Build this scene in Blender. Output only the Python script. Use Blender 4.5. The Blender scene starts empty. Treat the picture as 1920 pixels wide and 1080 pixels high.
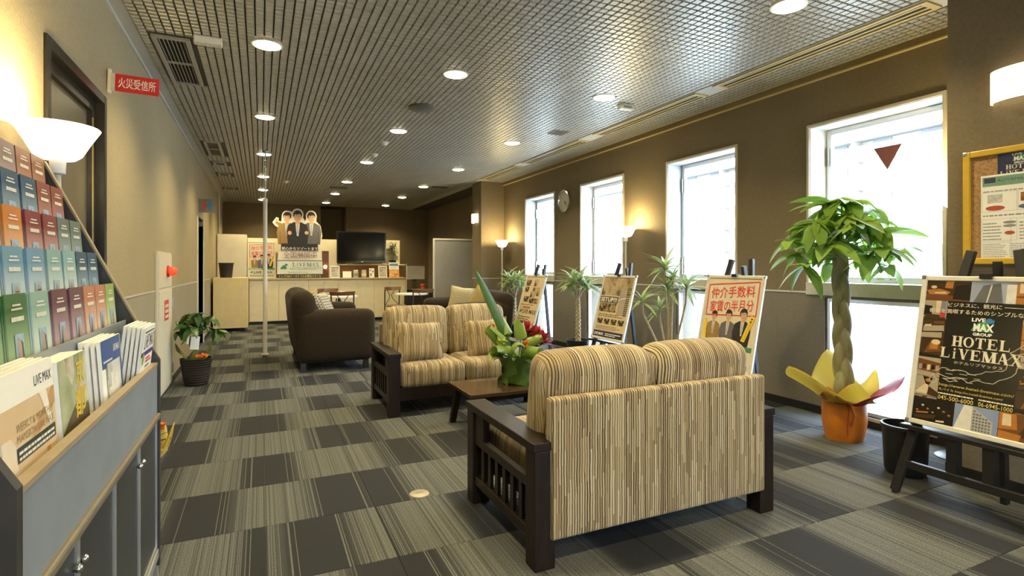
import bpy, math, random
from mathutils import Matrix, Vector, Euler
random.seed(7)
R = math.radians
scene = bpy.context.scene
COL = scene.collection

# ------------------------------------------------------------------ camera, world, exposure
cam_d = bpy.data.cameras.new('camera')
cam_d.sensor_width = 36.0
cam_d.lens = 1022.0 / 1920.0 * 36.0
cam_d.shift_y = -39.0 / 1920.0
cam_d.clip_start = 0.02
cam_d.clip_end = 300
cam = bpy.data.objects.new('camera', cam_d)
COL.objects.link(cam)
cam.location = (0, 0, 1.2)
cam.rotation_euler = (R(90), 0, -math.atan2(471, 1022))
scene.camera = cam

world = bpy.data.worlds.new('overcast_sky')
scene.world = world
world.use_nodes = True
_bg = world.node_tree.nodes['Background']
_bg.inputs[0].default_value = (0.64, 0.81, 1.0, 1)
_bg.inputs[1].default_value = 19.0

scene.view_settings.view_transform = 'Standard'
scene.view_settings.look = 'None'
scene.view_settings.gamma = 1.0
scene.view_settings.use_curve_mapping = False
scene.view_settings.exposure = 0.25
scene.cycles.max_bounces = 7
scene.cycles.diffuse_bounces = 4
scene.cycles.glossy_bounces = 3
scene.cycles.transparent_max_bounces = 7
scene.cycles.sample_clamp_indirect = 6.0
scene.cycles.caustics_reflective = False
scene.cycles.caustics_refractive = False

LAMP_WARM = (1.0, 0.81, 0.42)
SPOT_WATTS = 106.0

# ------------------------------------------------------------------ mesh helpers
class MB:
    """collects faces of one part"""
    def __init__(self):
        self.v = []; self.f = []; self.mi = []; self.uv = None
    def add(self, verts, faces, M=None, mi=0):
        o = len(self.v)
        if M is not None:
            verts = [tuple(M @ Vector(p)) for p in verts]
        self.v += [tuple(p) for p in verts]
        self.f += [tuple(i + o for i in f) for f in faces]
        self.mi += [mi] * len(faces)
        return self
    def box(self, x0, y0, z0, x1, y1, z1, M=None, mi=0):
        v = [(x0,y0,z0),(x1,y0,z0),(x1,y1,z0),(x0,y1,z0),(x0,y0,z1),(x1,y0,z1),(x1,y1,z1),(x0,y1,z1)]
        f = [(0,3,2,1),(4,5,6,7),(0,1,5,4),(1,2,6,5),(2,3,7,6),(3,0,4,7)]
        return self.add(v, f, M, mi)
    def bar(self, a, b, w, h, up=(0,0,1), mi=0):
        """square bar from a to b"""
        a = Vector(a); b = Vector(b); d = (b - a); L = d.length; d.normalize()
        u = Vector(up)
        s = d.cross(u)
        if s.length < 1e-4: s = d.cross(Vector((1,0,0)))
        s.normalize(); t = s.cross(d)
        M = Matrix(((s.x,d.x,t.x,a.x),(s.y,d.y,t.y,a.y),(s.z,d.z,t.z,a.z),(0,0,0,1)))
        return self.box(-w/2, 0, -h/2, w/2, L, h/2, M, mi)
    def prism(self, poly, z0, z1, M=None, mi=0):
        n = len(poly)
        v = [(p[0],p[1],z0) for p in poly] + [(p[0],p[1],z1) for p in poly]
        f = [tuple(range(n-1,-1,-1)), tuple(range(n,2*n))]
        f += [(i,(i+1)%n,(i+1)%n+n,i+n) for i in range(n)]
        return self.add(v, f, M, mi)
    def rect(self, x0, y0, x1, y1, z=0, mi=0, M=None):
        return self.add([(x0,y0,z),(x1,y0,z),(x1,y1,z),(x0,y1,z)], [(0,1,2,3)], M, mi)
    def poly(self, pts, z=0, mi=0, M=None):
        return self.add([(p[0],p[1],z) for p in pts], [tuple(range(len(pts)))], M, mi)
    def ell(self, cx, cy, rx, ry, z=0, n=20, a=0, mi=0, M=None):
        ca, sa = math.cos(a), math.sin(a)
        pts = []
        for i in range(n):
            t = 2*math.pi*i/n
            x, y = rx*math.cos(t), ry*math.sin(t)
            pts.append((cx + x*ca - y*sa, cy + x*sa + y*ca))
        return self.poly(pts, z, mi, M)
    def line(self, pts, w, z=0, mi=0, M=None):
        for a, b in zip(pts[:-1], pts[1:]):
            dx, dy = b[0]-a[0], b[1]-a[1]; L = math.hypot(dx,dy) or 1
            nx, ny = -dy/L*w/2, dx/L*w/2
            self.poly([(a[0]-nx,a[1]-ny),(b[0]-nx,b[1]-ny),(b[0]+nx,b[1]+ny),(a[0]+nx,a[1]+ny)], z, mi, M)
        return self
    def tube(self, pts, r, n=8, M=None, mi=0, cap=True):
        pts = [Vector(p) for p in pts]
        rs = r if isinstance(r, (list,tuple)) else [r]*len(pts)
        rings = []; prev = None
        for i, p in enumerate(pts):
            if i == 0: d = pts[1]-pts[0]
            elif i == len(pts)-1: d = pts[-1]-pts[-2]
            else: d = (pts[i+1]-pts[i-1])
            d.normalize()
            if prev is None:
                u = Vector((1,0,0)) if abs(d.x) < 0.9 else Vector((0,1,0))
                u = (u - d*u.dot(d)).normalized()
            else:
                u = (prev - d*prev.dot(d)).normalized()
            prev = u; w = d.cross(u)
            rings.append([p + (u*math.cos(2*math.pi*k/n) + w*math.sin(2*math.pi*k/n))*rs[i] for k in range(n)])
        v = [tuple(q) for ring in rings for q in ring]; f = []
        for i in range(len(pts)-1):
            for k in range(n):
                f.append((i*n+k, i*n+(k+1)%n, (i+1)*n+(k+1)%n, (i+1)*n+k))
        if cap:
            f.append(tuple(range(n-1,-1,-1))); o = (len(pts)-1)*n; f.append(tuple(range(o,o+n)))
        return self.add(v, f, M, mi)
    def lathe(self, prof, n=24, M=None, mi=0, a0=0.0, a1=2*math.pi):
        full = abs(a1-a0-2*math.pi) < 1e-6
        m = n if full else n+1
        v = []; f = []
        for (r,z) in prof:
            for k in range(m):
                t = a0 + (a1-a0)*k/n
                v.append((r*math.cos(t), r*math.sin(t), z))
        for i in range(len(prof)-1):
            for k in range(n):
                k2 = (k+1) % m
                f.append((i*m+k, i*m+k2, (i+1)*m+k2, (i+1)*m+k))
        return self.add(v, f, M, mi)
    def rbox(self, cx, cy, cz, sx, sy, sz, r=0.03, k=3, mid=6, bulge=(0,0,0), M=None, mi=0):
        """cushion: rounded box with bulging faces, one welded skin"""
        h = (sx/2, sy/2, sz/2)
        r = min(r, min(h)*0.98)
        def coords(hh):
            c = [-hh + r*(1-math.cos(math.pi/2*i/k)) for i in range(k)]
            inner = hh - r
            c += [-inner + 2*inner*i/mid for i in range(mid+1)]
            c += [hh - r*(1-math.cos(math.pi/2*i/k)) for i in range(k-1,-1,-1)]
            return c
        C = [coords(q) for q in h]
        idx = {}; v = []; f = []
        def vert(p):
            key = tuple(round(q,5) for q in p)
            if key in idx: return idx[key]
            inner = [max(-(h[i]-r), min(h[i]-r, p[i])) for i in range(3)]
            d = Vector([p[i]-inner[i] for i in range(3)])
            if d.length > 1e-9: d = d.normalized()*r
            q = [inner[i]+d[i] for i in range(3)]
            n = [q[i]/h[i] for i in range(3)]
            out = [0,0,0]
            for i in range(3):
                j, l = (i+1)%3, (i+2)%3
                out[i] = q[i] + bulge[i]*n[i]*(1-n[j]**2)*(1-n[l]**2)
            idx[key] = len(v); v.append((out[0]+cx, out[1]+cy, out[2]+cz)); return idx[key]
        for ax in range(3):
            a, b = (ax+1)%3, (ax+2)%3
            for sgn in (-1,1):
                for i in range(len(C[a])-1):
                    for j in range(len(C[b])-1):
                        q = []
                        for (ii,jj) in ((i,j),(i+1,j),(i+1,j+1),(i,j+1)):
                            p = [0,0,0]; p[ax] = sgn*h[ax]; p[a] = C[a][ii]; p[b] = C[b][jj]
                            q.append(vert(p))
                        if sgn < 0: q.reverse()
                        f.append(tuple(q))
        return self.add(v, f, M, mi)
    def mesh(self, name, mats, smooth=None):
        me = bpy.data.meshes.new(name)
        me.from_pydata(self.v, [], self.f)
        for m in (mats if isinstance(mats,(list,tuple)) else [mats]): me.materials.append(m)
        if max(self.mi, default=0) > 0: me.polygons.foreach_set('material_index', self.mi)
        if smooth is not None:
            me.polygons.foreach_set('use_smooth', [True]*len(me.polygons))
            if smooth < 180: me.set_sharp_from_angle(angle=R(smooth))
        me.update()
        return me
    def build(self, name, mats, parent=None, smooth=None, bevel=0, loc=None, label=None):
        o = bpy.data.objects.new(name, self.mesh(name, mats, smooth))
        COL.objects.link(o)
        if parent is not None: o.parent = parent
        if loc is not None: o.location = loc
        if bevel:
            b = o.modifiers.new('edge', 'BEVEL'); b.width = bevel; b.segments = 2; b.limit_method = 'ANGLE'
        if label: o['label'] = label
        return o

def tag(o, label=None, cat=None, group=None, kind=None):
    if label: o['label'] = label
    if cat: o['category'] = cat
    if group: o['group'] = group
    if kind: o['kind'] = kind
    return o
def thing(name, label, cat, loc=(0,0,0), rz=0, group=None, M=None):
    o = bpy.data.objects.new(name, None)
    o.empty_display_size = 0.1
    COL.objects.link(o)
    if M is not None: o.matrix_world = M
    else:
        o.location = loc; o.rotation_euler = (0,0,R(rz))
    return tag(o, label, cat, group)
def struct(name, label=None):
    o = bpy.data.objects.new(name, None); COL.objects.link(o)
    o['kind'] = 'structure'
    if label: o['label'] = label
    return o
def copy_tree(o, parent=None):
    c = o.copy(); COL.objects.link(c)
    if parent is not None: c.parent = parent
    for ch in list(o.children): copy_tree(ch, c)
    return c
def plane_M(org, xd, yd):
    x = Vector(xd).normalized(); y = Vector(yd).normalized(); z = x.cross(y)
    return Matrix(((x.x,y.x,z.x,org[0]),(x.y,y.y,z.y,org[1]),(x.z,y.z,z.z,org[2]),(0,0,0,1)))
def T(x,y,z): return Matrix.Translation((x,y,z))
ORD = ['first','second','third','fourth','fifth','sixth','seventh','eighth','ninth','tenth','eleventh','twelfth']

# ------------------------------------------------------------------ lettering
_tcache = {}
def text_geo(s, bold=0.0):
    key = (s, bold)
    if key in _tcache: return _tcache[key]
    cu = bpy.data.curves.new('lettering', 'FONT')
    cu.body = s; cu.size = 1.0; cu.resolution_u = 2; cu.offset = bold
    ob = bpy.data.objects.new('lettering', cu); COL.objects.link(ob)
    dg = bpy.context.evaluated_depsgraph_get(); dg.update()
    me = bpy.data.meshes.new_from_object(ob.evaluated_get(dg))
    v = [tuple(q.co) for q in me.vertices]; f = [tuple(p.vertices) for p in me.polygons]
    bpy.data.objects.remove(ob); bpy.data.curves.remove(cu); bpy.data.meshes.remove(me)
    if v:
        x0 = min(p[0] for p in v); x1 = max(p[0] for p in v); y0 = min(p[1] for p in v); y1 = max(p[1] for p in v)
    else: x0 = y0 = 0; x1 = y1 = 1
    _tcache[key] = (v, f, x0, x1, y0, y1)
    return _tcache[key]
def write(mb, s, x0, y0, x1, y1, z=0.001, bold=0.0, shear=0.0, rot=0.0, mi=0):
    """lettering s filling the box x0..x1, y0..y1"""
    v, f, a, b, c, d = text_geo(s, bold)
    sx = (x1-x0)/max(b-a,1e-6); sy = (y1-y0)/max(d-c,1e-6)
    cx, cy = (x0+x1)/2, (y0+y1)/2; cr, sr = math.cos(rot), math.sin(rot)
    out = []
    for p in v:
        X = x0+(p[0]-a)*sx; Y = y0+(p[1]-c)*sy
        X += (Y-cy)*shear
        dx, dy = X-cx, Y-cy
        out.append((cx+dx*cr-dy*sr, cy+dx*sr+dy*cr, z))
    mb.add(out, f, None, mi)
def serif(mb, s, x0, y0, h, w, z=0.001, mi=0):
    """heavy roman capitals with serifs, each letter w wide, h high"""
    T_ = 0.24; t_ = 0.09; sf = 0.07
    def P(ch):
        L = []
        def st(x, y0=0, y1=1, th=T_, s0=True, s1=True):
            L.append([(x-th/2,y0),(x+th/2,y0),(x+th/2,y1),(x-th/2,y1)])
            if s0: L.append([(x-th/2-.1,y0),(x+th/2+.1,y0),(x+th/2+.1,y0+sf),(x-th/2-.1,y0+sf)])
            if s1: L.append([(x-th/2-.1,y1-sf),(x+th/2+.1,y1-sf),(x+th/2+.1,y1),(x-th/2-.1,y1)])
        def dg(xa, ya, xb, yb, th):
            L.append([(xa-th/2,ya),(xa+th/2,ya),(xb+th/2,yb),(xb-th/2,yb)])
        def ft(x, y, wd=.17): L.append([(x-wd,y),(x+wd,y),(x+wd,y+sf),(x-wd,y+sf)])
        if ch == 'H': st(.22); st(.78); L.append([(.22,.46),(.78,.46),(.78,.55),(.22,.55)])
        elif ch == 'T':
            st(.5,s1=False); L.append([(.05,.91),(.95,.91),(.95,1),(.05,1)])
            L.append([(.05,.72),(.12,.72),(.16,.95),(.05,.95)]); L.append([(.88,.72),(.95,.72),(.95,.95),(.84,.95)])
        elif ch == 'E':
            st(.27); L += [[(.27,0),(.9,0),(.9,.09),(.27,.09)],[(.27,.91),(.87,.91),(.87,1),(.27,1)],[(.27,.46),(.68,.46),(.68,.55),(.27,.55)],
                [(.84,.05),(.92,.05),(.92,.3),(.88,.3)],[(.82,.95),(.88,.95),(.88,.74),(.84,.74)],[(.63,.36),(.68,.36),(.68,.65),(.63,.65)]]
        elif ch == 'L':
            st(.27); L += [[(.27,0),(.9,0),(.9,.09),(.27,.09)],[(.84,.05),(.92,.05),(.92,.34),(.88,.34)]]
        elif ch == 'i':
            st(.5,0,.66); L.append([(.36,.78),(.64,.78),(.64,1),(.36,1)])
        elif ch == 'V': dg(.52,0,.22,1,T_); dg(.5,0,.82,1,t_); ft(.2,1-sf,.2); ft(.82,1-sf)
        elif ch == 'A':
            dg(.8,0,.5,1,T_); dg(.16,0,.46,1,t_); ft(.16,0); ft(.8,0,.2); L.append([(.27,.3),(.7,.3),(.68,.38),(.29,.38)])
        elif ch == 'M':
            st(.14,th=t_); st(.85); dg(.48,0,.2,1,T_); dg(.5,0,.8,1,t_)
        elif ch == 'X': dg(.78,0,.22,1,T_); dg(.18,0,.78,1,t_); ft(.18,0); ft(.8,0,.2); ft(.22,1-sf,.2); ft(.78,1-sf)
        elif ch == 'O':
            n = 24
            for i in range(n):
                a, b = 2*math.pi*i/n, 2*math.pi*(i+1)/n
                L.append([(.5+.26*math.cos(a),.5+.42*math.sin(a)),(.5+.48*math.cos(a),.5+.5*math.sin(a)),(.5+.48*math.cos(b),.5+.5*math.sin(b)),(.5+.26*math.cos(b),.5+.42*math.sin(b))])
        return L
    x = x0
    for ch in s:
        cw = w*(0.62 if ch == 'i' else 1.22 if ch == 'M' else 0.4 if ch == ' ' else 1.0)
        k = 0
        for pl in P(ch):
            k += 1
            mb.poly([(x+p[0]*cw, y0+p[1]*h) for p in pl], z + k*0.00002, mi)
        x += cw*1.04
    return x

# ------------------------------------------------------------------ materials
def new_mat(name):
    m = bpy.data.materials.new(name); m.use_nodes = True
    nt = m.node_tree
    return m, nt, nt.nodes['Principled BSDF']
def nd(nt, typ, **kw):
    n = nt.nodes.new(typ)
    for k, v in kw.items():
        if k[0] == 'i' and k[1:].isdigit():
            n.inputs[int(k[1:])].default_value = v
        else: setattr(n, k, v)
    return n
def lk(nt, a, ao, b, bi): nt.links.new(a.outputs[ao], b.inputs[bi])
def mth(nt, op, a, b=None, clamp=False):
    n = nt.nodes.new('ShaderNodeMath'); n.operation = op; n.use_clamp = clamp
    for i, q in enumerate((a, b)):
        if q is None: continue
        if isinstance(q, (int,float)): n.inputs[i].default_value = q
        else: nt.links.new(q, n.inputs[i])
    return n.outputs[0]
_mats = {}
def pm(name, col, rough=0.6, metal=0.0, var=0.08, scale=30.0, bump=0.0, spec=0.5, stretch=(1,1,1), coat=0.0, sheen=0.0):
    """paint / wood / metal / fabric: base colour broken up by noise, optional fine relief"""
    if name in _mats: return _mats[name]
    m, nt, b = new_mat(name)
    tc = nd(nt, 'ShaderNodeTexCoord'); mp = nd(nt, 'ShaderNodeMapping')
    mp.inputs['Scale'].default_value = stretch
    lk(nt, tc, 'Object', mp, 'Vector')
    nz = nd(nt, 'ShaderNodeTexNoise'); nz.inputs['Scale'].default_value = scale; nz.inputs['Detail'].default_value = 3
    lk(nt, mp, 'Vector', nz, 'Vector')
    rp = nd(nt, 'ShaderNodeValToRGB')
    rp.color_ramp.elements[0].position = 0.3; rp.color_ramp.elements[1].position = 0.7
    rp.color_ramp.elements[0].color = tuple(c*(1-var) for c in col) + (1,)
    rp.color_ramp.elements[1].color = tuple(min(1, c*(1+var)) for c in col) + (1,)
    lk(nt, nz, 0, rp, 0); lk(nt, rp, 0, b, 'Base Color')
    b.inputs['Roughness'].default_value = rough; b.inputs['Metallic'].default_value = metal
    b.inputs['Specular IOR Level'].default_value = spec
    b.inputs['Coat Weight'].default_value = coat
    if sheen: b.inputs['Sheen Weight'].default_value = sheen; b.inputs['Sheen Roughness'].default_value = 0.5
    if bump:
        bp = nd(nt, 'ShaderNodeBump'); bp.inputs['Strength'].default_value = bump; bp.inputs['Distance'].default_value = 0.004
        lk(nt, nz, 0, bp, 'Height'); lk(nt, bp, 0, b, 'Normal')
    _mats[name] = m
    return m
def emis(name, col, strength, base=(0.9,0.9,0.85)):
    if name in _mats: return _mats[name]
    m, nt, b = new_mat(name)
    nz = nd(nt, 'ShaderNodeTexNoise'); nz.inputs['Scale'].default_value = 6
    mx = nd(nt, 'ShaderNodeMapRange'); mx.inputs['To Min'].default_value = strength*0.95; mx.inputs['To Max'].default_value = strength*1.05
    lk(nt, nz, 0, mx, 0); lk(nt, mx, 0, b, 'Emission Strength')
    b.inputs['Base Color'].default_value = base + (1,)
    b.inputs['Emission Color'].default_value = col + (1,)
    b.inputs['Roughness'].default_value = 0.4
    _mats[name] = m
    return m
def leafmat(name, col, col2, trans=0.35, rough=0.35):
    if name in _mats: return _mats[name]
    m, nt, b = new_mat(name)
    oi = nd(nt, 'ShaderNodeObjectInfo'); tc = nd(nt, 'ShaderNodeTexCoord')
    nz = nd(nt, 'ShaderNodeTexNoise'); nz.inputs['Scale'].default_value = 18
    lk(nt, tc, 'Object', nz, 'Vector')
    f = mth(nt, 'ADD', mth(nt, 'MULTIPLY', oi.outputs['Random'], 0.7), mth(nt, 'MULTIPLY', nz.outputs[0], 0.4), True)
    mx = nd(nt, 'ShaderNodeMix', data_type='RGBA'); nt.links.new(f, mx.inputs[0])
    mx.inputs[6].default_value = col + (1,); mx.inputs[7].default_value = col2 + (1,)
    lk(nt, mx, 2, b, 'Base Color'); b.inputs['Roughness'].default_value = rough
    tr = nd(nt, 'ShaderNodeBsdfTranslucent'); lk(nt, mx, 2, tr, 0)
    ms = nd(nt, 'ShaderNodeMixShader'); ms.inputs[0].default_value = trans
    out = nt.nodes['Material Output']
    lk(nt, b, 0, ms, 1); lk(nt, tr, 0, ms, 2); lk(nt, ms, 0, out, 0)
    _mats[name] = m
    return m
def glassmat(name, tint=(1,1,1), refl=0.06):
    m, nt, b = new_mat(name)
    nt.nodes.remove(b)
    t = nd(nt, 'ShaderNodeBsdfTransparent'); t.inputs[0].default_value = tint + (1,)
    g = nd(nt, 'ShaderNodeBsdfGlossy'); g.inputs['Roughness'].default_value = 0.02
    lw = nd(nt, 'ShaderNodeLayerWeight'); lw.inputs[0].default_value = 0.5
    nz = nd(nt, 'ShaderNodeTexNoise'); nz.inputs['Scale'].default_value = 4
    k = mth(nt, 'ADD', refl*0.5, mth(nt, 'MULTIPLY', mth(nt, 'POWER', lw.outputs['Facing'], 4.0), mth(nt, 'ADD', 0.3, mth(nt, 'MULTIPLY', nz.outputs[0], 0.05))), True)
    ms = nd(nt, 'ShaderNodeMixShader'); nt.links.new(k, ms.inputs[0])
    lk(nt, t, 0, ms, 1); lk(nt, g, 0, ms, 2); lk(nt, ms, 0, nt.nodes['Material Output'], 0)
    return m

def wall_mat(name, up, low, split=True):
    m, nt, b = new_mat(name)
    gm = nd(nt, 'ShaderNodeNewGeometry'); sx = nd(nt, 'ShaderNodeSeparateXYZ'); lk(nt, gm, 'Position', sx, 0)
    # horizontal ribs of the woven paper
    rib = mth(nt, 'SINE', mth(nt, 'MULTIPLY', sx.outputs[2], 2*math.pi/0.011))
    nz = nd(nt, 'ShaderNodeTexNoise'); nz.inputs['Scale'].default_value = 55; nz.inputs['Detail'].default_value = 3
    lk(nt, gm, 'Position', nz, 'Vector')
    nb = nd(nt, 'ShaderNodeTexNoise'); nb.inputs['Scale'].default_value = 1.3; lk(nt, gm, 'Position', nb, 'Vector')
    mx = nd(nt, 'ShaderNodeMix', data_type='RGBA')
    mx.inputs[6].default_value = low + (1,); mx.inputs[7].default_value = up + (1,)
    if split: nt.links.new(mth(nt, 'GREATER_THAN', sx.outputs[2], 0.99), mx.inputs[0])  # lower wall greyer: a lighting difference mixed into the paper's colour
    else: mx.inputs[0].default_value = 1
    v = mth(nt, 'ADD', 0.72, mth(nt, 'ADD', mth(nt, 'MULTIPLY', nz.outputs[0], 0.36), mth(nt, 'MULTIPLY', nb.outputs[0], 0.2)))
    ml = nd(nt, 'ShaderNodeVectorMath', operation='SCALE'); lk(nt, mx, 2, ml, 0); nt.links.new(v, ml.inputs['Scale'])
    lk(nt, ml, 0, b, 'Base Color')
    bp = nd(nt, 'ShaderNodeBump'); bp.inputs['Strength'].default_value = 0.35; bp.inputs['Distance'].default_value = 0.003
    nt.links.new(mth(nt, 'ADD', mth(nt, 'MULTIPLY', rib, 0.16), nz.outputs[0]), bp.inputs['Height']); lk(nt, bp, 0, b, 'Normal')
    b.inputs['Roughness'].default_value = 0.75; b.inputs['Specular IOR Level'].default_value = 0.25
    return m
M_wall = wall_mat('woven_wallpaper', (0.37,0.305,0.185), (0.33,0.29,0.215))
M_wall_r = wall_mat('shaded_woven_wallpaper', (0.175,0.138,0.086), (0.185,0.16,0.122))  # same wallpaper, darkened in colour for the shaded window wall
M_wall_back = wall_mat('dark_woven_wallpaper', (0.15,0.112,0.065), (0.15,0.112,0.065), False)

def carpet_mat():
    m, nt, b = new_mat('carpet_tile_pile')
    tc = nd(nt, 'ShaderNodeTexCoord'); sx = nd(nt, 'ShaderNodeSeparateXYZ'); lk(nt, tc, 'Object', sx, 0)
    oi = nd(nt, 'ShaderNodeObjectInfo'); sc = nd(nt, 'ShaderNodeSeparateColor'); lk(nt, oi, 'Color', sc, 0)
    x = mth(nt, 'ADD', mth(nt, 'DIVIDE', sx.outputs[0], 0.62), sc.outputs[0])
    tri = mth(nt, 'ABSOLUTE', mth(nt, 'SUBTRACT', mth(nt, 'MULTIPLY', mth(nt, 'FRACT', x), 2.0), 1.0))   # 0 dark .. 1 light
    # single rows of yarn running along the tile
    li = mth(nt, 'FLOOR', mth(nt, 'MULTIPLY', sx.outputs[0], 300.0))
    cmb = nd(nt, 'ShaderNodeCombineXYZ'); nt.links.new(li, cmb.inputs[0]); nt.links.new(sc.outputs[1], cmb.inputs[1])
    wn = nd(nt, 'ShaderNodeTexWhiteNoise', noise_dimensions='2D'); lk(nt, cmb, 0, wn, 'Vector')
    # speckled pale pile whose density rises from the dark to the light side
    sp = nd(nt, 'ShaderNodeTexNoise'); sp.inputs['Scale'].default_value = 330; sp.inputs['Detail'].default_value = 2
    mp = nd(nt, 'ShaderNodeMapping'); mp.inputs['Scale'].default_value = (1.0,0.5,1); lk(nt, tc, 'Object', mp, 0); lk(nt, mp, 0, sp, 'Vector')
    dens = nd(nt, 'ShaderNodeMapRange', interpolation_type='SMOOTHSTEP'); nt.links.new(tri, dens.inputs[0])
    dens.inputs[1].default_value = 0.30; dens.inputs[2].default_value = 0.72; dens.inputs[3].default_value = 0.0; dens.inputs[4].default_value = 1.0
    spk = mth(nt, 'MULTIPLY', mth(nt, 'SUBTRACT', sp.outputs[0], 0.40), 5.0, True)
    base = mth(nt, 'MULTIPLY', dens.outputs[0], mth(nt, 'ADD', 0.22, mth(nt, 'MULTIPLY', spk, 0.6)))
    # pale rows across the transition, dark rows inside the light field
    band = mth(nt, 'MULTIPLY', mth(nt, 'GREATER_THAN', tri, 0.24), mth(nt, 'LESS_THAN', wn.outputs[0], mth(nt, 'MULTIPLY', tri, 0.42)))
    dash = mth(nt, 'ADD', 0.45, mth(nt, 'MULTIPLY', spk, 0.55))
    lit = mth(nt, 'MAXIMUM', base, mth(nt, 'MULTIPLY', band, dash))
    drk = mth(nt, 'GREATER_THAN', wn.outputs[0], mth(nt, 'ADD', 0.74, mth(nt, 'MULTIPLY', tri, 0.14)))
    f = mth(nt, 'MULTIPLY', lit, mth(nt, 'SUBTRACT', 1.0, mth(nt, 'MULTIPLY', drk, 0.55)))
    mx = nd(nt, 'ShaderNodeMix', data_type='RGBA'); nt.links.new(f, mx.inputs[0])
    mx.inputs[6].default_value = (0.016,0.0168,0.0195,1); mx.inputs[7].default_value = (0.150,0.155,0.143,1)
    lk(nt, mx, 2, b, 'Base Color')
    b.inputs['Roughness'].default_value = 0.85; b.inputs['Specular IOR Level'].default_value = 0.22
    b.inputs['Sheen Weight'].default_value = 0.03
    bp = nd(nt, 'ShaderNodeBump'); bp.inputs['Strength'].default_value = 0.5; bp.inputs['Distance'].default_value = 0.003
    nt.links.new(mth(nt, 'ADD', sp.outputs[0], mth(nt, 'MULTIPLY', band, 0.3)), bp.inputs['Height']); lk(nt, bp, 0, b, 'Normal')
    return m
M_carpet = carpet_mat()

def stripe_mat(name, k=1.0):
    m, nt, b = new_mat(name)
    tc = nd(nt, 'ShaderNodeTexCoord'); sp = nd(nt, 'ShaderNodeSeparateXYZ'); lk(nt, tc, 'Object', sp, 0)
    sn = nd(nt, 'ShaderNodeSeparateXYZ'); lk(nt, tc, 'Normal', sn, 0)
    side = mth(nt, 'GREATER_THAN', mth(nt, 'ABSOLUTE', sn.outputs[0]), 0.8)
    c = nd(nt, 'ShaderNodeMix', data_type='FLOAT'); nt.links.new(side, c.inputs[0]); lk(nt, sp, 0, c, 2); lk(nt, sp, 1, c, 3)
    wob = nd(nt, 'ShaderNodeTexNoise'); wob.inputs['Scale'].default_value = 14; lk(nt, tc, 'Object', wob, 'Vector')
    u = mth(nt, 'ADD', c.outputs[0], mth(nt, 'MULTIPLY', wob.outputs[0], 0.006))
    u1 = mth(nt, 'MULTIPLY', u, 82.0*k)
    i1 = mth(nt, 'FLOOR', u1); fr = mth(nt, 'FRACT', u1)
    a = nd(nt, 'ShaderNodeTexWhiteNoise', noise_dimensions='1D'); nt.links.new(i1, a.inputs['W'])
    a2 = nd(nt, 'ShaderNodeTexWhiteNoise', noise_dimensions='1D'); nt.links.new(mth(nt, 'ADD', i1, 371.3), a2.inputs['W'])
    # slubs: each yarn changes tone along its length
    run = mth(nt, 'ADD', sp.outputs[2], mth(nt, 'MULTIPLY', sp.outputs[1], 0.6))
    seg = mth(nt, 'FLOOR', mth(nt, 'ADD', mth(nt, 'MULTIPLY', run, 5.5), mth(nt, 'MULTIPLY', a.outputs[0], 9.0)))
    cb = nd(nt, 'ShaderNodeCombineXYZ'); nt.links.new(i1, cb.inputs[0]); nt.links.new(seg, cb.inputs[1])
    w2 = nd(nt, 'ShaderNodeTexWhiteNoise', noise_dimensions='2D'); lk(nt, cb, 0, w2, 'Vector')
    dark = mth(nt, 'LESS_THAN', fr, mth(nt, 'ADD', 0.20, mth(nt, 'MULTIPLY', a2.outputs[0], 0.40)))
    rp = nd(nt, 'ShaderNodeValToRGB'); e = rp.color_ramp.elements; rp.color_ramp.interpolation = 'CONSTANT'
    e[0].position = 0; e[0].color = (0.30,0.225,0.12,1); e[1].position = 0.25; e[1].color = (0.43,0.345,0.20,1)
    for p_, c_ in ((0.55,(0.49,0.41,0.26)),(0.82,(0.37,0.285,0.16))):
        q = e.new(p_); q.color = c_ + (1,)
    nt.links.new(mth(nt, 'FRACT', mth(nt, 'ADD', w2.outputs[0], a.outputs[0])), rp.inputs[0])
    rd = nd(nt, 'ShaderNodeValToRGB'); e = rd.color_ramp.elements; rd.color_ramp.interpolation = 'CONSTANT'
    e[0].position = 0; e[0].color = (0.075,0.043,0.020,1); e[1].position = 0.45; e[1].color = (0.11,0.066,0.029,1)
    q = e.new(0.82); q.color = (0.20,0.135,0.065,1)
    nt.links.new(w2.outputs[0], rd.inputs[0])
    mc = nd(nt, 'ShaderNodeMix', data_type='RGBA'); nt.links.new(dark, mc.inputs[0]); lk(nt, rp, 0, mc, 6); lk(nt, rd, 0, mc, 7)
    lk(nt, mc, 2, b, 'Base Color')
    b.inputs['Roughness'].default_value = 0.9; b.inputs['Specular IOR Level'].default_value = 0.2; b.inputs['Sheen Weight'].default_value = 0.15
    rib = mth(nt, 'ABSOLUTE', mth(nt, 'SUBTRACT', mth(nt, 'FRACT', mth(nt, 'MULTIPLY', u1, 2.0)), 0.5))
    bp = nd(nt, 'ShaderNodeBump'); bp.inputs['Strength'].default_value = 0.5; bp.inputs['Distance'].default_value = 0.004; bp.invert = True
    nt.links.new(rib, bp.inputs['Height']); lk(nt, bp, 0, b, 'Normal')
    return m
M_stripe = stripe_mat('striped_chenille')

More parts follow.
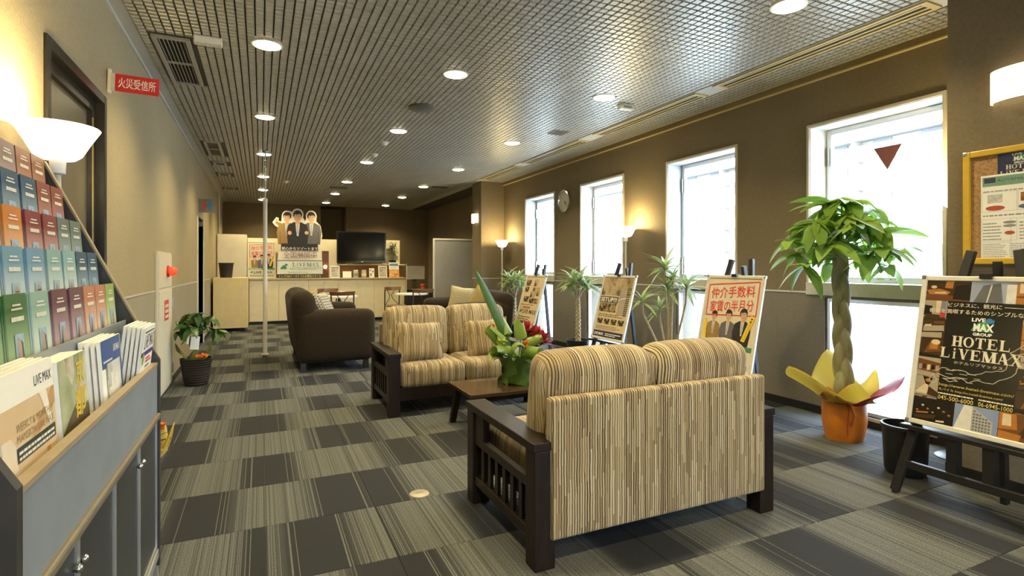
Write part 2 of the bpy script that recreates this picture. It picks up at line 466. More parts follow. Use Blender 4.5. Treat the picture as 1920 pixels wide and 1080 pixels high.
def photo_mat(name, cols, scale=7.0, seed=0.0, rough=0.3):
    """a printed photograph too small to read: patches of its colours"""
    if name in _mats: return _mats[name]
    m, nt, b = new_mat(name)
    tc = nd(nt, 'ShaderNodeTexCoord'); mp = nd(nt, 'ShaderNodeMapping'); mp.inputs['Location'].default_value = (seed, seed*1.7, 0)
    lk(nt, tc, 'Object', mp, 0)
    vo = nd(nt, 'ShaderNodeTexVoronoi', distance='CHEBYCHEV'); vo.inputs['Scale'].default_value = scale; lk(nt, mp, 0, vo, 'Vector')
    nz = nd(nt, 'ShaderNodeTexNoise'); nz.inputs['Scale'].default_value = scale*1.2; nz.inputs['Detail'].default_value = 4; lk(nt, mp, 0, nz, 'Vector')
    sc = nd(nt, 'ShaderNodeSeparateColor'); lk(nt, vo, 'Color', sc, 0)
    f = mth(nt, 'ADD', mth(nt, 'MULTIPLY', sc.outputs[0], 0.45), mth(nt, 'MULTIPLY', nz.outputs[0], 0.6))
    rp = nd(nt, 'ShaderNodeValToRGB'); e = rp.color_ramp.elements
    n = len(cols)
    e[0].position = 0.2; e[0].color = cols[0] + (1,); e[1].position = 0.85; e[1].color = cols[-1] + (1,)
    for i in range(1, n-1):
        q = e.new(0.2 + 0.65*i/(n-1)); q.color = cols[i] + (1,)
    nt.links.new(f, rp.inputs[0]); lk(nt, rp, 0, b, 'Base Color'); b.inputs['Roughness'].default_value = rough
    _mats[name] = m
    return m

M_white   = pm('white_paint', (0.80,0.79,0.75), 0.45, var=0.03)
M_alu     = pm('aluminium', (0.72,0.72,0.70), 0.32, 0.9, var=0.05, scale=60, stretch=(1,1,20))
M_chrome  = pm('chrome', (0.8,0.8,0.8), 0.12, 1.0, var=0.03)
M_black   = pm('black_paint', (0.013,0.012,0.012), 0.4, var=0.2)
M_wood    = pm('espresso_wood', (0.0125,0.0072,0.0048), 0.42, var=0.35, scale=9, stretch=(6,6,1), spec=0.28)
M_tablewood = pm('walnut_table_top', (0.05,0.027,0.014), 0.22, var=0.3, scale=5, stretch=(1,12,1), coat=0.2)
M_brownfab = pm('brown_chenille', (0.030,0.021,0.013), 0.95, var=0.35, scale=120, bump=0.4, spec=0.1, sheen=0.05)
M_cream   = pm('cream_laminate', (0.76,0.67,0.46), 0.45, var=0.04, scale=8)
M_cream2  = pm('yellow_cream_laminate', (0.70,0.56,0.28), 0.5, var=0.05, scale=8)
M_worktop = pm('beige_worktop', (0.45,0.34,0.19), 0.4, var=0.1, scale=25)
M_paper   = pm('white_paper', (0.82,0.81,0.76), 0.5, var=0.02)
M_ink     = pm('black_ink', (0.02,0.02,0.02), 0.5, var=0.05)
M_inkgrey = pm('grey_ink', (0.25,0.25,0.25), 0.5, var=0.05)
M_red     = pm('red_print', (0.62,0.03,0.02), 0.45, var=0.05)
M_glass   = glassmat('window_glass')
# ------------------------------------------------------------------ room shell
XL, XR, YB, YF, ZC = -0.84, 4.16, 15.0, -2.5, 2.80
WIN = [(-1.47,-.49), (2.11,3.09), (3.87,4.84), (5.67,6.66), (7.45,8.45)]  # first entry is an unseen window added to light the near room
U0, U1, L0, L1 = 1.07, 2.36, 0.07, 0.95
XO = 4.44
# floor slab and its carpet tiles
fl = struct('floor', 'dark grey carpet tiles laid in a checkerboard of shifting stripes')
b = MB(); b.box(XL-.2, YF-.2, -0.16, XO, 16.2, -0.006)
b.build('floor_slab', M_carpet, fl)
TX, TY, TX0, TY0 = 0.497, 0.5195, 0.0215-0.497*2, 3.29-0.5195*5
_tm = {}
for i in range(11):
    xa, xb = max(TX0+TX*i, XL), min(TX0+TX*(i+1), XR)
    w = round(xb-xa, 4)
    if w not in _tm:
        t = MB(); e = 0.0015; g = 0.0008
        t.add([(g,g,-.006),(w-g,g,-.006),(w-g,TY-g,-.006),(g,TY-g,-.006),(g,g,-.0015),(w-g,g,-.0015),(w-g,TY-g,-.0015),(g,TY-g,-.0015),
               (g+e,g+e,0),(w-g-e,g+e,0),(w-g-e,TY-g-e,0),(g+e,TY-g-e,0)],
              [(0,1,5,4),(1,2,6,5),(2,3,7,6),(3,0,4,7),(4,5,9,8),(5,6,10,9),(6,7,11,10),(7,4,8,11),(8,9,10,11)])
        _tm[w] = t.mesh('carpet_tile', M_carpet)
    for j in range(23):
        o = bpy.data.objects.new('carpet_tile', _tm[w]); COL.objects.link(o); o.parent = fl
        o.location = (xa, TY0+TY*j, 0)
        ph = (0.30 if (i+j) % 2 else 0.80) + random.uniform(-0.17, 0.17)
        o.color = (ph % 1.0, random.random(), random.random(), 1)

# ceiling: plain slab plus the embossed grid of small raised blocks
M_ceil = pm('silver_ceiling_panel', (0.36,0.35,0.305), 0.36, 0.2, var=0.06, scale=3)
M_ceilflat = pm('grey_ceiling_margin', (0.46,0.455,0.42), 0.6, var=0.06, scale=3)
M_vent_shade = pm('vent_shade_black', (0.006,0.006,0.007), 0.8, var=0.1)  # black sheet colour stands in for the shade inside vents and slots
ce = struct('ceiling', 'grey ceiling embossed with a fine grid of small raised blocks')
b = MB(); b.box(XL-.2, YF-.2, ZC+.008, XO, 16.2, ZC+.2)
b.build('ceiling_slab', pm('ceiling_groove_shade', (0.07,0.068,0.06), 0.7, var=0.1), ce)  # dark slab colour puts the shadow of the grooves into the paint
b = MB()
b.box(XL, YF, ZC-.004, XL+.085, YB+.8, ZC+.008)            # margin along the left wall
b.box(3.598, YF, ZC-.004, 3.80, YB+.8, ZC+.008)            # strip carrying the slot diffusers
b.build('plain_margin', M_ceilflat, ce)
VENTS = [(-0.69,-0.455,4.43,5.50), (-0.665,-0.475,7.90,8.86), (-0.66,-0.48,9.36,9.66), (-0.66,-0.475,10.42,10.75), (-0.665,-0.475,12.25,12.6)]
LX = [0.04, 1.46, 2.92]; LY = [2.31, 4.28, 6.34, 8.43, 10.52, 12.32, 14.12]
CUT = [(a-.035,b2+.035,c-.04,d+.04) for a,b2,c,d in VENTS]
PX = 0.0555
b = MB(); nx = int((3.598-(XL+.085))/PX); rows = int((15.0-1.2)/PX)
def block(x, y):
    a0, a1, c0, c1 = x+.004, x+PX-.004, y+.002, y+PX-.003
    e = .002; z0, z1 = ZC+.008, ZC-.008
    o = len(b.v)
    b.v += [(a0,c0,z0),(a1,c0,z0),(a1,c1,z0),(a0,c1,z0),(a0+e,c0+.008,z1),(a1-e,c0+.008,z1),(a1-e,c1-e,z1),(a0+e,c1-e,z1)]
    b.f += [(o+4,o+7,o+6,o+5),(o,o+4,o+5,o+1),(o+1,o+5,o+6,o+2),(o+2,o+6,o+7,o+3),(o+3,o+7,o+4,o)]
    b.mi += [0]*5
for j in range(rows):
    y = 1.2 + j*PX
    for i in range(nx):
        x = XL+.085 + i*PX
        if any(c[0] < x+PX*.5 < c[1] and c[2] < y+PX*.5 < c[3] for c in CUT): continue
        if any(math.hypot(x+PX*.5-lx, y+PX*.5-ly) < .1 for lx in LX for ly in LY): continue
        block(x, y)
    for i in range(6):
        if y < 9.39: block(3.805 + i*PX, y)
o = b.build('embossed_blocks', M_ceil, ce); o['kind'] = 'stuff'

# left wall with two door openings
D1 = (2.94,3.93,2.20); D2 = (9.16,9.98,1.95)
b = MB()
for y0,y1,z0 in ((YF,D1[0],0),(D1[0],D1[1],D1[2]),(D1[1],D2[0],0),(D2[0],D2[1],D2[2]),(D2[1],15.9,0)):
    b.box(XL-.16, y0, z0, XL, y1, ZC+.008)
tag(b.build('wall_left', M_wall), 'tan woven-paper wall beside the brochure rack', kind='structure')
# window wall: strips of masonry around the openings
b = MB()
b.box(XR, YF, 0, XO, 9.85, L0)
e = YF
for a, c in WIN:
    b.box(XR, e, L0, XO, a+.05, L1); e = c-.13
b.box(XR, e, L0, XO, 9.85, L1)
b.box(XR, YF, L1, XO, 9.85, U0)
e = YF
for a, c in WIN:
    b.box(XR, e, U0, XO, a, U1); e = c
b.box(XR, e, U0, XO, 9.85, U1)
b.box(XR, YF, U1, XO, 9.85, ZC+.008)
b.box(4.30, 9.85, 0, XO, 15.9, ZC+.008)
tag(b.build('wall_right', M_wall_r), 'shade-toned woven-paper wall pierced by tall windows', kind='structure')
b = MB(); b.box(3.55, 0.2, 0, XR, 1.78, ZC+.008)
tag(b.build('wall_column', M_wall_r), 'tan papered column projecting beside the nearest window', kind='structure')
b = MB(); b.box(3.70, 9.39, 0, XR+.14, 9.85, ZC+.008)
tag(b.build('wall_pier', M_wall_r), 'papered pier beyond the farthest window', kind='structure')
b = MB()
b.box(XL-.16, YB, 0, 1.42, YB+.15, ZC+.008); b.box(2.06, YB, 0, XO, YB+.15, ZC+.008)
b.box(1.27, YB+.15, 0, 1.42, YB+.8, ZC+.008); b.box(2.06, YB+.15, 0, 2.21, YB+.8, ZC+.008); b.box(1.27, YB+.8, 0, 2.21, YB+.95, ZC+.008)
tag(b.build('wall_back', M_wall_back), 'dark brown papered end wall above the counter', kind='structure')
b = MB(); b.box(XL-.16, YF-.15, 0, .5, YF, ZC+.008); b.box(1.4, YF-.15, 0, XO, YF, ZC+.008); b.box(.5, YF-.15, 2.1, 1.4, YF, ZC+.008)
tag(b.build('wall_front', M_wall), 'tan papered wall behind the viewer', kind='structure')

M_base = pm('black_skirting', (0.012,0.011,0.011), 0.5, var=0.2)
M_rail = pm('pale_rail', (0.55,0.52,0.44), 0.35, var=0.05)
b = MB()
for y0,y1 in ((YF,D1[0]-.06),(D1[1]+.05,D2[0]-.04),(D2[1]+.04,11.3)): b.box(XL, y0, 0, XL+.008, y1, .065)
tag(b.build('baseboard_left', M_base), kind='structure')
b = MB()
e = 1.78
b.box(XR-.008, 1.78, 0, XR, 9.39, .065); b.box(3.70-.008, 9.39, 0, 3.70, 9.85, .07); b.box(3.70, 9.382, 0, XR, 9.39, .065)
b.box(3.542, .2, 0, 3.55, 1.788, .09); b.box(3.55, 1.78, 0, 4.15, 1.788, .09)
tag(b.build('baseboard_right', M_base), kind='structure')
# thin dado strip
b = MB()
for y0,y1 in ((YF,D1[0]-.06),(D1[1]+.05,D2[0]-.04),(D2[1]+.04,11.3)): b.box(XL, y0, .985, XL+.004, y1, .997)
tag(b.build('trim_1', M_rail), 'thin pale dado strip along the tan wall', kind='structure')
b = MB(); e = 1.78
for a, c in WIN[1:]:
    b.box(XR-.006, e, .985, XR, a-.01, .999); e = c+.01
b.box(XR-.006, e, .985, XR, 9.39, .999); b.box(3.70, 9.384, .985, XR-.006, 9.39, .999); b.box(3.694, 9.384, .985, 3.70, 9.85, .999)
tag(b.build('trim_2', M_rail), 'thin pale dado strip along the window wall', kind='structure')
# ceiling cornice along the window wall
M_corn = pm('ochre_cornice', (0.23,0.165,0.07), 0.5, var=0.08); M_gold = pm('pale_gold_edging', (0.52,0.42,0.22), 0.35, var=0.05)
co = struct('trim_3', 'ochre ceiling cornice with two pale edging lines')
b = MB(); b.box(XR-.022, YF, 2.742, XR, 9.39, ZC-.004); b.build('cornice_band', M_corn, co)
b = MB(); b.box(XR-.03, YF, 2.732, XR, 9.39, 2.742); b.box(XR-.034, YF, ZC-.006, XR-.022, 9.39, ZC); b.build('edging', M_gold, co)
b = MB(); b.box(XL, YF, 2.77, XL+.012, YB, 2.80); tag(b.build('trim_4', M_ceilflat), 'slim ceiling moulding along the left wall', kind='structure')
b = MB(); b.tube([(XL+.02,13.35,0),(XL+.02,13.35,2.78)], .018, 10)
tag(b.build('trim_5', M_rail, smooth=40), 'slim white vertical trim at the end of the left wall', kind='structure')

# ------------------------------------------------------------------ windows
M_rev = pm('white_reveal', (0.55,0.55,0.53), 0.45, var=0.03)
M_cas = pm('ivory_casing', (0.50,0.46,0.37), 0.4, var=0.04)
for k, (a, c) in enumerate(WIN):
    w = struct('window_%d' % (k or 5), ['added out-of-view','nearest','second','third','farthest'][k] + ' tall window, bright with daylight')
    b = MB(); q = .022; d = .012
    b.box(XR-d, a-q, U0, XR+.004, a, U1+q); b.box(XR-d, c, U0, XR+.004, c+q, U1+q); b.box(XR-d, a, U1, XR+.004, c, U1+q)
    b.build('casing', M_cas, w)
    b = MB(); x0, x1, tk = XR, 4.37, .006
    b.box(x0, a, U0, x1, a+tk, U1); b.box(x0, c-tk, U0, x1, c, U1); b.box(x0, a+tk, U1-tk, x1, c-tk, U1)
    b.build('reveal_lining', M_rev, w)
    b = MB(); b.box(XR-.018, a-.025, 0.972, XR+.004, c+.025, U0+.004); b.box(XR+.004, a+tk, U0-.0, 4.37, c-tk, U0+.006)
    b.build('sill', M_cas, w, bevel=.003)
    b = MB(); s = .045; x0, x1 = 4.355, 4.395
    b.box(x0, a+.008, U0+.006, x1, a+.008+s, U1-.007); b.box(x0, c-.008-s, U0+.006, x1, c-.008, U1-.007)
    b.box(x0, a+.008+s, U1-.007-s, x1, c-.008-s, U1-.007); b.box(x0, a+.008+s, U0+.006, x1, c-.008-s, U0+.006+s)
    b.build('sash_frame', M_alu, w, bevel=.003)
    b = MB(); b.box(4.372, a+.008+s, U0+.006+s, 4.378, c-.008-s, U1-.007-s); b.build('pane', M_glass, w)
    b = MB(); b.box(4.325, a+.44, U0+.03, 4.355, a+.58, U0+.05); b.box(4.335, a+.38, U0+.034, 4.347, a+.46, U0+.046); b.build('latch', M_chrome, w)
    b = MB(); b.tube([(4.345,c-.03,2.05),(4.345,c-.03,2.2)], .008, 6); b.tube([(4.345,c-.03,1.12),(4.345,c-.03,1.3)], .008, 6); b.build('hinge', M_alu, w)
    # low light below the sill
    la, lc = a+.05, c-.13
    b = MB(); s = .032; x0, x1 = XR+.02, XR+.07
    b.box(x0, la, L0, x1, la+s, L1); b.box(x0, lc-s, L0, x1, lc, L1); b.box(x0, la+s, L1-s, x1, lc-s, L1); b.box(x0, la+s, L0, x1, lc-s, L0+s)
    b.build('lower_frame', M_alu, w, bevel=.003)
    b = MB(); b.box(XR+.04, la+s, L0+s, XR+.046, lc-s, L1-s); b.build('lower_pane', M_glass, w)
    b = MB(); b.box(XR-.012, la-.02, L0-.025, XR+.02, lc+.02, L0); b.build('lower_sill', M_cas, w)
    po = bpy.data.lights.new('window_portal', 'AREA'); po.shape = 'RECTANGLE'; po.size = c-a; po.size_y = U1-L0
    po.cycles.is_portal = True
    ob = bpy.data.objects.new('window_portal', po); COL.objects.link(ob); ob.parent = w
    ob.location = (XO+.02, (a+c)/2, (U1+L0)/2); ob.rotation_euler = (R(90),0,R(90))
    # rescue-access triangle stuck on the nearest pane
    if k == 1:
        b = MB(); Mx = plane_M((4.3705, 2.594, 2.035), (0,-1,0), (0,0,1))
        b.prism([(-.105,.095),(0,-.085),(.105,.095)], 0, .001, Mx)
        tag(b.build('triangle_sticker', pm('dull_red_sticker', (0.15,0.05,0.035), 0.5)), 'dull red inverted triangle sticker on the nearest window pane', 'sticker')

# ------------------------------------------------------------------ doors in the left wall
dr = struct('door_1', 'dark framed door beside the brochure rack')
M_door = pm('bronze_door', (0.16,0.135,0.085), 0.3, 0.2, var=0.1, scale=4)
M_dframe = pm('dark_bronze_frame', (0.02,0.017,0.013), 0.35, 0.3, var=0.15)
y0,y1,z1 = D1
b = MB(); f = .05
b.box(XL-.16, y0-.0, 0, XL+.014, y0+f, z1); b.box(XL-.16, y1-f, 0, XL+.014, y1, z1); b.box(XL-.16, y0+f, z1-f, XL+.014, y1-f, z1)
b.build('door_frame', M_dframe, dr, bevel=.003)
b = MB(); b.box(XL-.095, y0+f, 0, XL-.055, y1-f, z1-f); b.build('door_leaf', M_door, dr)
b = MB(); b.box(XL-.055, y0+f, .02, XL-.03, y0+f+.05, z1-f); b.box(XL-.055, y1-f-.07, .02, XL-.03, y1-f, z1-f); b.box(XL-.055, y0+f+.05, z1-f-.06, XL-.03, y1-f-.07, z1-f)
b.build('leaf_stile', M_dframe, dr)
b = MB(); b.box(XL-.03, y1-f-.072, .02, XL-.024, y1-f-.062, z1-f-.1); b.build('edge_strip', pm('brass_strip', (0.5,0.38,0.16), 0.3, 0.8), dr)
dr = struct('door_2', 'narrow dark doorway with white jambs under the toilet sign')
y0,y1,z1 = D2
b = MB(); b.box(XL-.14, y0, 0, XL-.13, y1, z1); b.build('door_leaf', M_door, dr)
b = MB(); b.box(XL-.16, y0-.05, 0, XL+.012, y0, z1); b.box(XL-.16, y1, 0, XL+.012, y1+.05, z1-.1); b.build('jamb', M_white, dr)
b = MB(); b.box(XL-.16, y0, z1-.02, XL+.006, y1, z1); b.build('head', M_dframe, dr)

# unseen glazed entrance, added to light the near room from behind
dr = struct('added_entrance_door', 'added glazed entrance door, unseen behind the viewer')
for x0, x1 in ((.5,1.4),):
    b = MB(); s = .05; b.box(x0,YF-.10,0,x0+s,YF-.05,2.1); b.box(x1-s,YF-.10,0,x1,YF-.05,2.1); b.box(x0+s,YF-.10,2.02,x1-s,YF-.05,2.1); b.box(x0+s,YF-.10,0,x1-s,YF-.05,.09); b.build('door_frame', M_alu, dr)
    b = MB(); b.box(x0+s,YF-.08,.09,x1-s,YF-.074,2.02); b.build('pane', M_glass, dr)
po = bpy.data.lights.new('added_entrance_portal', 'AREA'); po.shape = 'RECTANGLE'; po.size = .9; po.size_y = 2.1; po.cycles.is_portal = True
ob = bpy.data.objects.new('added_entrance_portal', po); COL.objects.link(ob); ob.parent = dr
ob.location = (.95, YF-.18, 1.05); ob.rotation_euler = (R(90),0,0)

# ------------------------------------------------------------------ outside
b = MB(); b.box(-60, -80, -.5, 140, 160, -.18)
tag(b.build('ground', pm('pale_paving', (0.58,0.58,0.57), 0.8, var=0.08, scale=.4)), 'pale paved ground outside the windows', kind='structure')
bd = thing('apartment_building', 'pale apartment block with long balconies outside the nearest window', 'building', (52,0,-.18))
M_fac = pm('pale_render', (0.44,0.39,0.32), 0.8, var=0.05, scale=.2); M_par = pm('white_parapet', (0.46,0.45,0.42), 0.8, var=0.04, scale=.3)
M_pane = pm('dark_window_glass', (0.24,0.24,0.24), 0.15, var=0.1, scale=.5)
b = MB(); b.box(1.6, -30, 0, 12, 95, 13.6); b.build('wall', M_fac, bd)
wm = MB().box(0,0,0,.12,1.7,1.5).mesh('window', M_pane)
for fl_ in range(5):
    z = .6 + fl_*2.75
    b = MB(); b.box(0, -30, z, .18, 95, z+1.35); b.build('balcony_parapet', M_par, bd)
    b = MB(); b.box(.18, -30, z, 1.6, 95, z+.22); b.build('balcony_slab', M_par, bd)
    for k in range(16):
        o = bpy.data.objects.new('window', wm); COL.objects.link(o); o.parent = bd; o.location = (1.5, 2+k*4.2, z+.9)
    for k in range(8):
        b = MB(); b.box(.2, 0.6+k*8.4, z+.22, 1.6, .8+k*8.4, z+2.75); b.build('balcony_divider', M_fac, bd)
b = MB(); b.box(-.1, -30, 13.6, 12, 95, 14.3); b.build('roof_parapet', M_par, bd)

t = thing('street_railing', 'pale metal railing outside, seen through the lower pane of the nearest window', 'railing', (9.3,4.9,-.18))
M_ral = pm('grey_railing', (.26,.26,.26), .5)
for k in range(6): MB().box(0,.15*k-.015,0,.03,.15*k+.015,.75).build('railing_bar', M_ral, t)
MB().box(-.01,-.1,.75,.04,.85,.79).build('top_rail', M_ral, t)
t = thing('parked_car', 'grey parked car outside, faint through the lower pane of the nearest window', 'car', (11.2,4.0,-.18), 62)
cp = [(-1.9,.25),(1.9,.25),(1.95,.62),(1.25,.78),(.75,1.28),(-1.0,1.32),(-1.7,.85),(-1.95,.75)]
MB().prism(cp,-.78,.78,Matrix.Rotation(R(90),4,'X')).build('body', pm('car_grey',(.10,.105,.11),.3,.4), t, bevel=.05)
for x in (-1.2,1.2):
    for y in (-.70,.70): MB().lathe([(0,.1),(.2,.1),(.31,.06),(.31,-.06),(.2,-.1),(0,-.1)],20,T(x,y,.31) @ Matrix.Rotation(R(90),4,'X')).build('wheel', M_black, t, smooth=40)
for y in (-.785,.785): MB().box(-.95,y-.003,.86,.62,y+.003,1.2).build('side_window', M_pane, t)

# ------------------------------------------------------------------ ceiling fixtures
M_lens = emis('downlight_lens', (1.0,0.86,0.55), 22.0)
M_ring = pm('downlight_ring', (0.75,0.72,0.62), 0.35, var=0.04)
M_cone = pm('downlight_cone', (0.75,0.70,0.55), 0.25, 0.6, var=0.03)
sp = bpy.data.lights.new('downlight_beam', 'SPOT')
sp.energy = SPOT_WATTS; sp.color = LAMP_WARM; sp.spot_size = R(135); sp.spot_blend = 0.7; sp.shadow_soft_size = 0.05
ringm = MB().lathe([(.106,.014),(.106,-.003),(.094,-.005),(.090,-.001),(.086,.004)], 28).mesh('trim_ring', M_ring, 40)
lensm = MB().lathe([(.090,-.001),(.082,-.009),(.05,-.016),(.0,-.018)], 28).mesh('lens', M_lens, 60)
ROWN = ['left','middle','right']
def downlight(x, y, lab):
    t = thing('ceiling_light', lab, 'ceiling light', (x,y,ZC-.009), 0, 'round recessed ceiling downlights')
    for nm, me in (('trim_ring',ringm),('lens',lensm)):
        o = bpy.data.objects.new(nm, me); COL.objects.link(o); o.parent = t
    o = bpy.data.objects.new('downlight_beam', sp); COL.objects.link(o); o.parent = t; o.location = (0,0,-.03)
for i, x in enumerate(LX):
    ys = LY[1:] if i < 2 else LY
    for k, y in enumerate(ys):
        downlight(x, y, 'round glowing ceiling downlight, %s from the camera in the %s row' % (ORD[k], ROWN[i]))
    for k, y in enumerate(([2.31] if i < 2 else []) + [0.3, -1.6]):  # unseen downlights added to brighten the near part of the room
        downlight(x, y, 'added round ceiling downlight out of view, %s behind the %s row' % (ORD[k], ROWN[i]))

M_vent = pm('vent_grey', (0.36,0.34,0.28), 0.45, var=0.05); M_slat = pm('vent_slat', (0.42,0.40,0.34), 0.4, 0.3, var=0.05)
VL = ['large slatted ceiling vent near the red wall sign','second slatted ceiling vent along the left wall','third small slatted ceiling vent along the left wall','fourth small ceiling vent along the left wall','farthest small ceiling vent along the left wall']
for k, (a,c,y0,y1) in enumerate(VENTS):
    t = thing('ceiling_vent', VL[k], 'vent', (a,y0,ZC-.004), 0, 'slatted vents along the left edge of the ceiling')
    w, h = c-a, y1-y0; f = .03
    b = MB(); b.box(0,0,-.01,f,h,.01); b.box(w-f,0,-.01,w,h,.01); b.box(f,0,-.01,w-f,f,.01); b.box(f,h-f,-.01,w-f,h,.01)
    if k < 2: b.box(f,h/2-.012,-.006,w-f,h/2+.012,.01)
    b.build('frame', M_vent, t, bevel=.002)
    b = MB(); b.box(f,f,.006,w-f,h-f,.011); b.build('shade_backing', M_vent_shade, t)
    n = 7
    for q in range(n):
        x = f + (w-2*f)*(q+.5)/n
        b = MB(); b.box(x-.0022,f,-.002,x+.0022,h-f,.002); b.build('slat', M_slat, t)
SL = [(1.92,3.62),(3.83,5.53),(5.84,7.50),(7.75,9.2)]
for k, (y0,y1) in enumerate(SL):
    t = thing('slot_diffuser', ORD[k] + ' long slot air diffuser from the camera, along the window wall', 'vent', (3.61,y0,ZC-.004), 0, 'slot diffusers along the window wall')
    h = y1-y0; w = .165
    b = MB(); b.box(0,0,-.012,.025,h,.0); b.box(w-.025,0,-.012,w,h,0); b.box(.025,0,-.012,w-.025,.04,0); b.box(.025,h-.04,-.012,w-.025,h,0)
    b.build('frame', M_gold, t)
    b = MB(); b.box(.02,.04,-.001,w-.02,h-.04,0); b.build('slot_shade', M_vent_shade, t)
    for q in (.050,.106):
        b = MB(); b.box(q,.04,-.005,q+.020,h-.04,-.001); b.build('blade', M_gold, t)
t = thing('ceiling_speaker', 'round dark ceiling speaker between the first and second middle downlights', 'speaker', (1.455,5.30,ZC-.004))
b = MB(); b.lathe([(.13,0),(.13,-.02),(.11,-.03),(0,-.032)], 28); b.build('grille', pm('speaker_grey', (0.10,0.097,0.085), 0.6, bump=.3, scale=200), t, smooth=40)
t = thing('emergency_lamp', 'cream box fitting on the ceiling beside the large vent', 'lamp', (-.42,4.29,ZC-.004))
b = MB(); b.box(0,0,-.055,.175,.06,0); b.build('housing', pm('ivory_plastic', (0.62,0.60,0.50), 0.4), t, bevel=.006)
b = MB(); b.box(.01,-.003,-.05,.165,0,-.012); b.build('front_cover', M_white, t)
t = thing('ceiling_sensor', 'small white box sensor on the ceiling beside the second right-hand downlight', 'sensor', (3.18,4.36,ZC-.004))
b = MB(); b.box(0,0,-.05,.15,.07,0); b.build('housing', pm('ivory_plastic', (0.62,0.60,0.50), 0.4), t, bevel=.006)
b = MB(); b.box(.03,-.003,-.04,.12,0,-.02); b.build('lens', M_inkgrey, t)
t = thing('ceiling_grille', 'small square brown grille on the ceiling near the slot diffusers', 'vent', (3.10,5.52,ZC-.004))
b = MB(); b.box(0,0,-.012,.2,.2,0); b.build('plate', pm('brown_grille', (0.16,0.115,0.08), 0.5), t, bevel=.004)
b = MB()
for q in range(6): b.box(.02,.022+q*.028,-.015,.18,.034+q*.028,-.012)
b.build('louvre', pm('dark_brown_grille', (0.07,0.05,0.035), 0.5), t)
for k,(x,y,lab) in enumerate(((1.43,6.98,'white sprinkler head on the ceiling beyond the second middle downlight'),(1.452,7.78,'round white smoke detector on the ceiling just before the third middle downlight'),(.42,10.9,'small white smoke detector on the ceiling beyond the white pole'))):
    t = thing('smoke_detector', lab, 'detector', (x,y,ZC-.004))
    b = MB(); b.lathe([(.05,0),(.05,-.015),(.035,-.03),(.03,-.045),(0,-.047)], 20); b.build('body', M_white, t, smooth=40)
    b = MB(); b.lathe([(.06,0),(.06,-.006),(.05,-.008)], 20); b.build('base_plate', M_ring, t, smooth=40)
for k,(x,y,lab) in enumerate(((1.40,11.35,'dark flat ceiling grille between the far middle downlights'),(3.2,10.45,'slatted ceiling grille beside the far right-hand downlights'))):
    t = thing('ceiling_grille', lab, 'vent', (x-.15,y-.1,ZC-.004))
    b = MB(); b.box(0,0,-.012,.34,.2,0); b.build('plate', pm('brown_grille', (0.16,0.115,0.08), 0.5), t)
    b = MB()
    for q in range(6): b.box(.02,.022+q*.028,-.015,.32,.034+q*.028,-.012)
    b.build('louvre', pm('dark_brown_grille', (0.07,0.05,0.035), 0.5), t)
# ------------------------------------------------------------------ striped two-seat sofas with slatted wooden arms
def striped_sofa(label, loc, rz):
    t = thing('sofa', label, 'sofa', loc, rz, 'striped sofas facing each other over the coffee table')
    W, D = 1.33, 0.77; aw = .10
    for s in (-1,1):
        xo, xi = s*W/2, s*(W/2-aw)
        x0, x1 = min(xo,xi), max(xo,xi)
        arm = MB().box(x0-.004, -D/2-.004, .472, x1+.004, D/2+.004, .508).build('armrest', M_wood, t, bevel=.004)
        for ya in (-D/2, D/2-.085):
            MB().box(x0+.004, ya, 0, x1-.004, ya+.085, .472).build('leg', M_wood, t, bevel=.004)
        cx = (x0+x1)/2 + s*.02
        MB().box(cx-.016, -D/2+.085, .305, cx+.016, D/2-.085, .345).build('middle_rail', M_wood, t, bevel=.003)
        MB().box(cx-.016, -D/2+.085, .10, cx+.016, D/2-.085, .145).build('bottom_rail', M_wood, t, bevel=.003)
        MB().box(cx-.016, -D/2+.085, .345, cx+.016, -D/2+.20, .472).build('corner_block', M_wood, t, bevel=.003)
        sm = MB().box(-.008,-.016,.145,.008,.016,.305).mesh('slat', M_wood)
        for q in range(6):
            o = bpy.data.objects.new('slat', sm); COL.objects.link(o); o.parent = t
            o.location = (cx, -D/2+.085+(D-.17)*(q+1)/7, 0)
    xi = W/2-aw
    MB().box(-xi, -D/2+.03, .12, xi, -D/2+.065, .225).build('front_apron', M_wood, t, bevel=.004)
    MB().box(-xi, -D/2+.065, .17, xi, D/2-.06, .21).build('seat_deck', M_wood, t)
    for s in (-1,1):
        w = xi*1.0
        c = MB().rbox(s*w/2, -.075, .312, w-.006, .60, .19, .05, 3, 8, (0.004,0.012,0.014)).build('seat_cushion', M_stripe, t, smooth=180)
        Mx = T(s*(w/2+.006), .120, .40) @ Matrix.Rotation(R(-8),4,'X')
        MB().rbox(0, .06, .215, w+.022, .20, .46, .075, 4, 8, (0.004,0.018,0.016), Mx).build('back_cushion', M_stripe, t, smooth=180)
    MB().rbox(0, D/2-.018, .395, 2*xi+.055, .06, .565, .016, 3, 4).build('back_panel', M_stripe, t, smooth=180)
    return t
striped_sofa('striped beige two-seat sofa seen from behind, nearest the camera', (1.635,2.285,0), 180)
striped_sofa('striped beige two-seat sofa facing the camera across the coffee table', (1.585,4.725,0), 0)

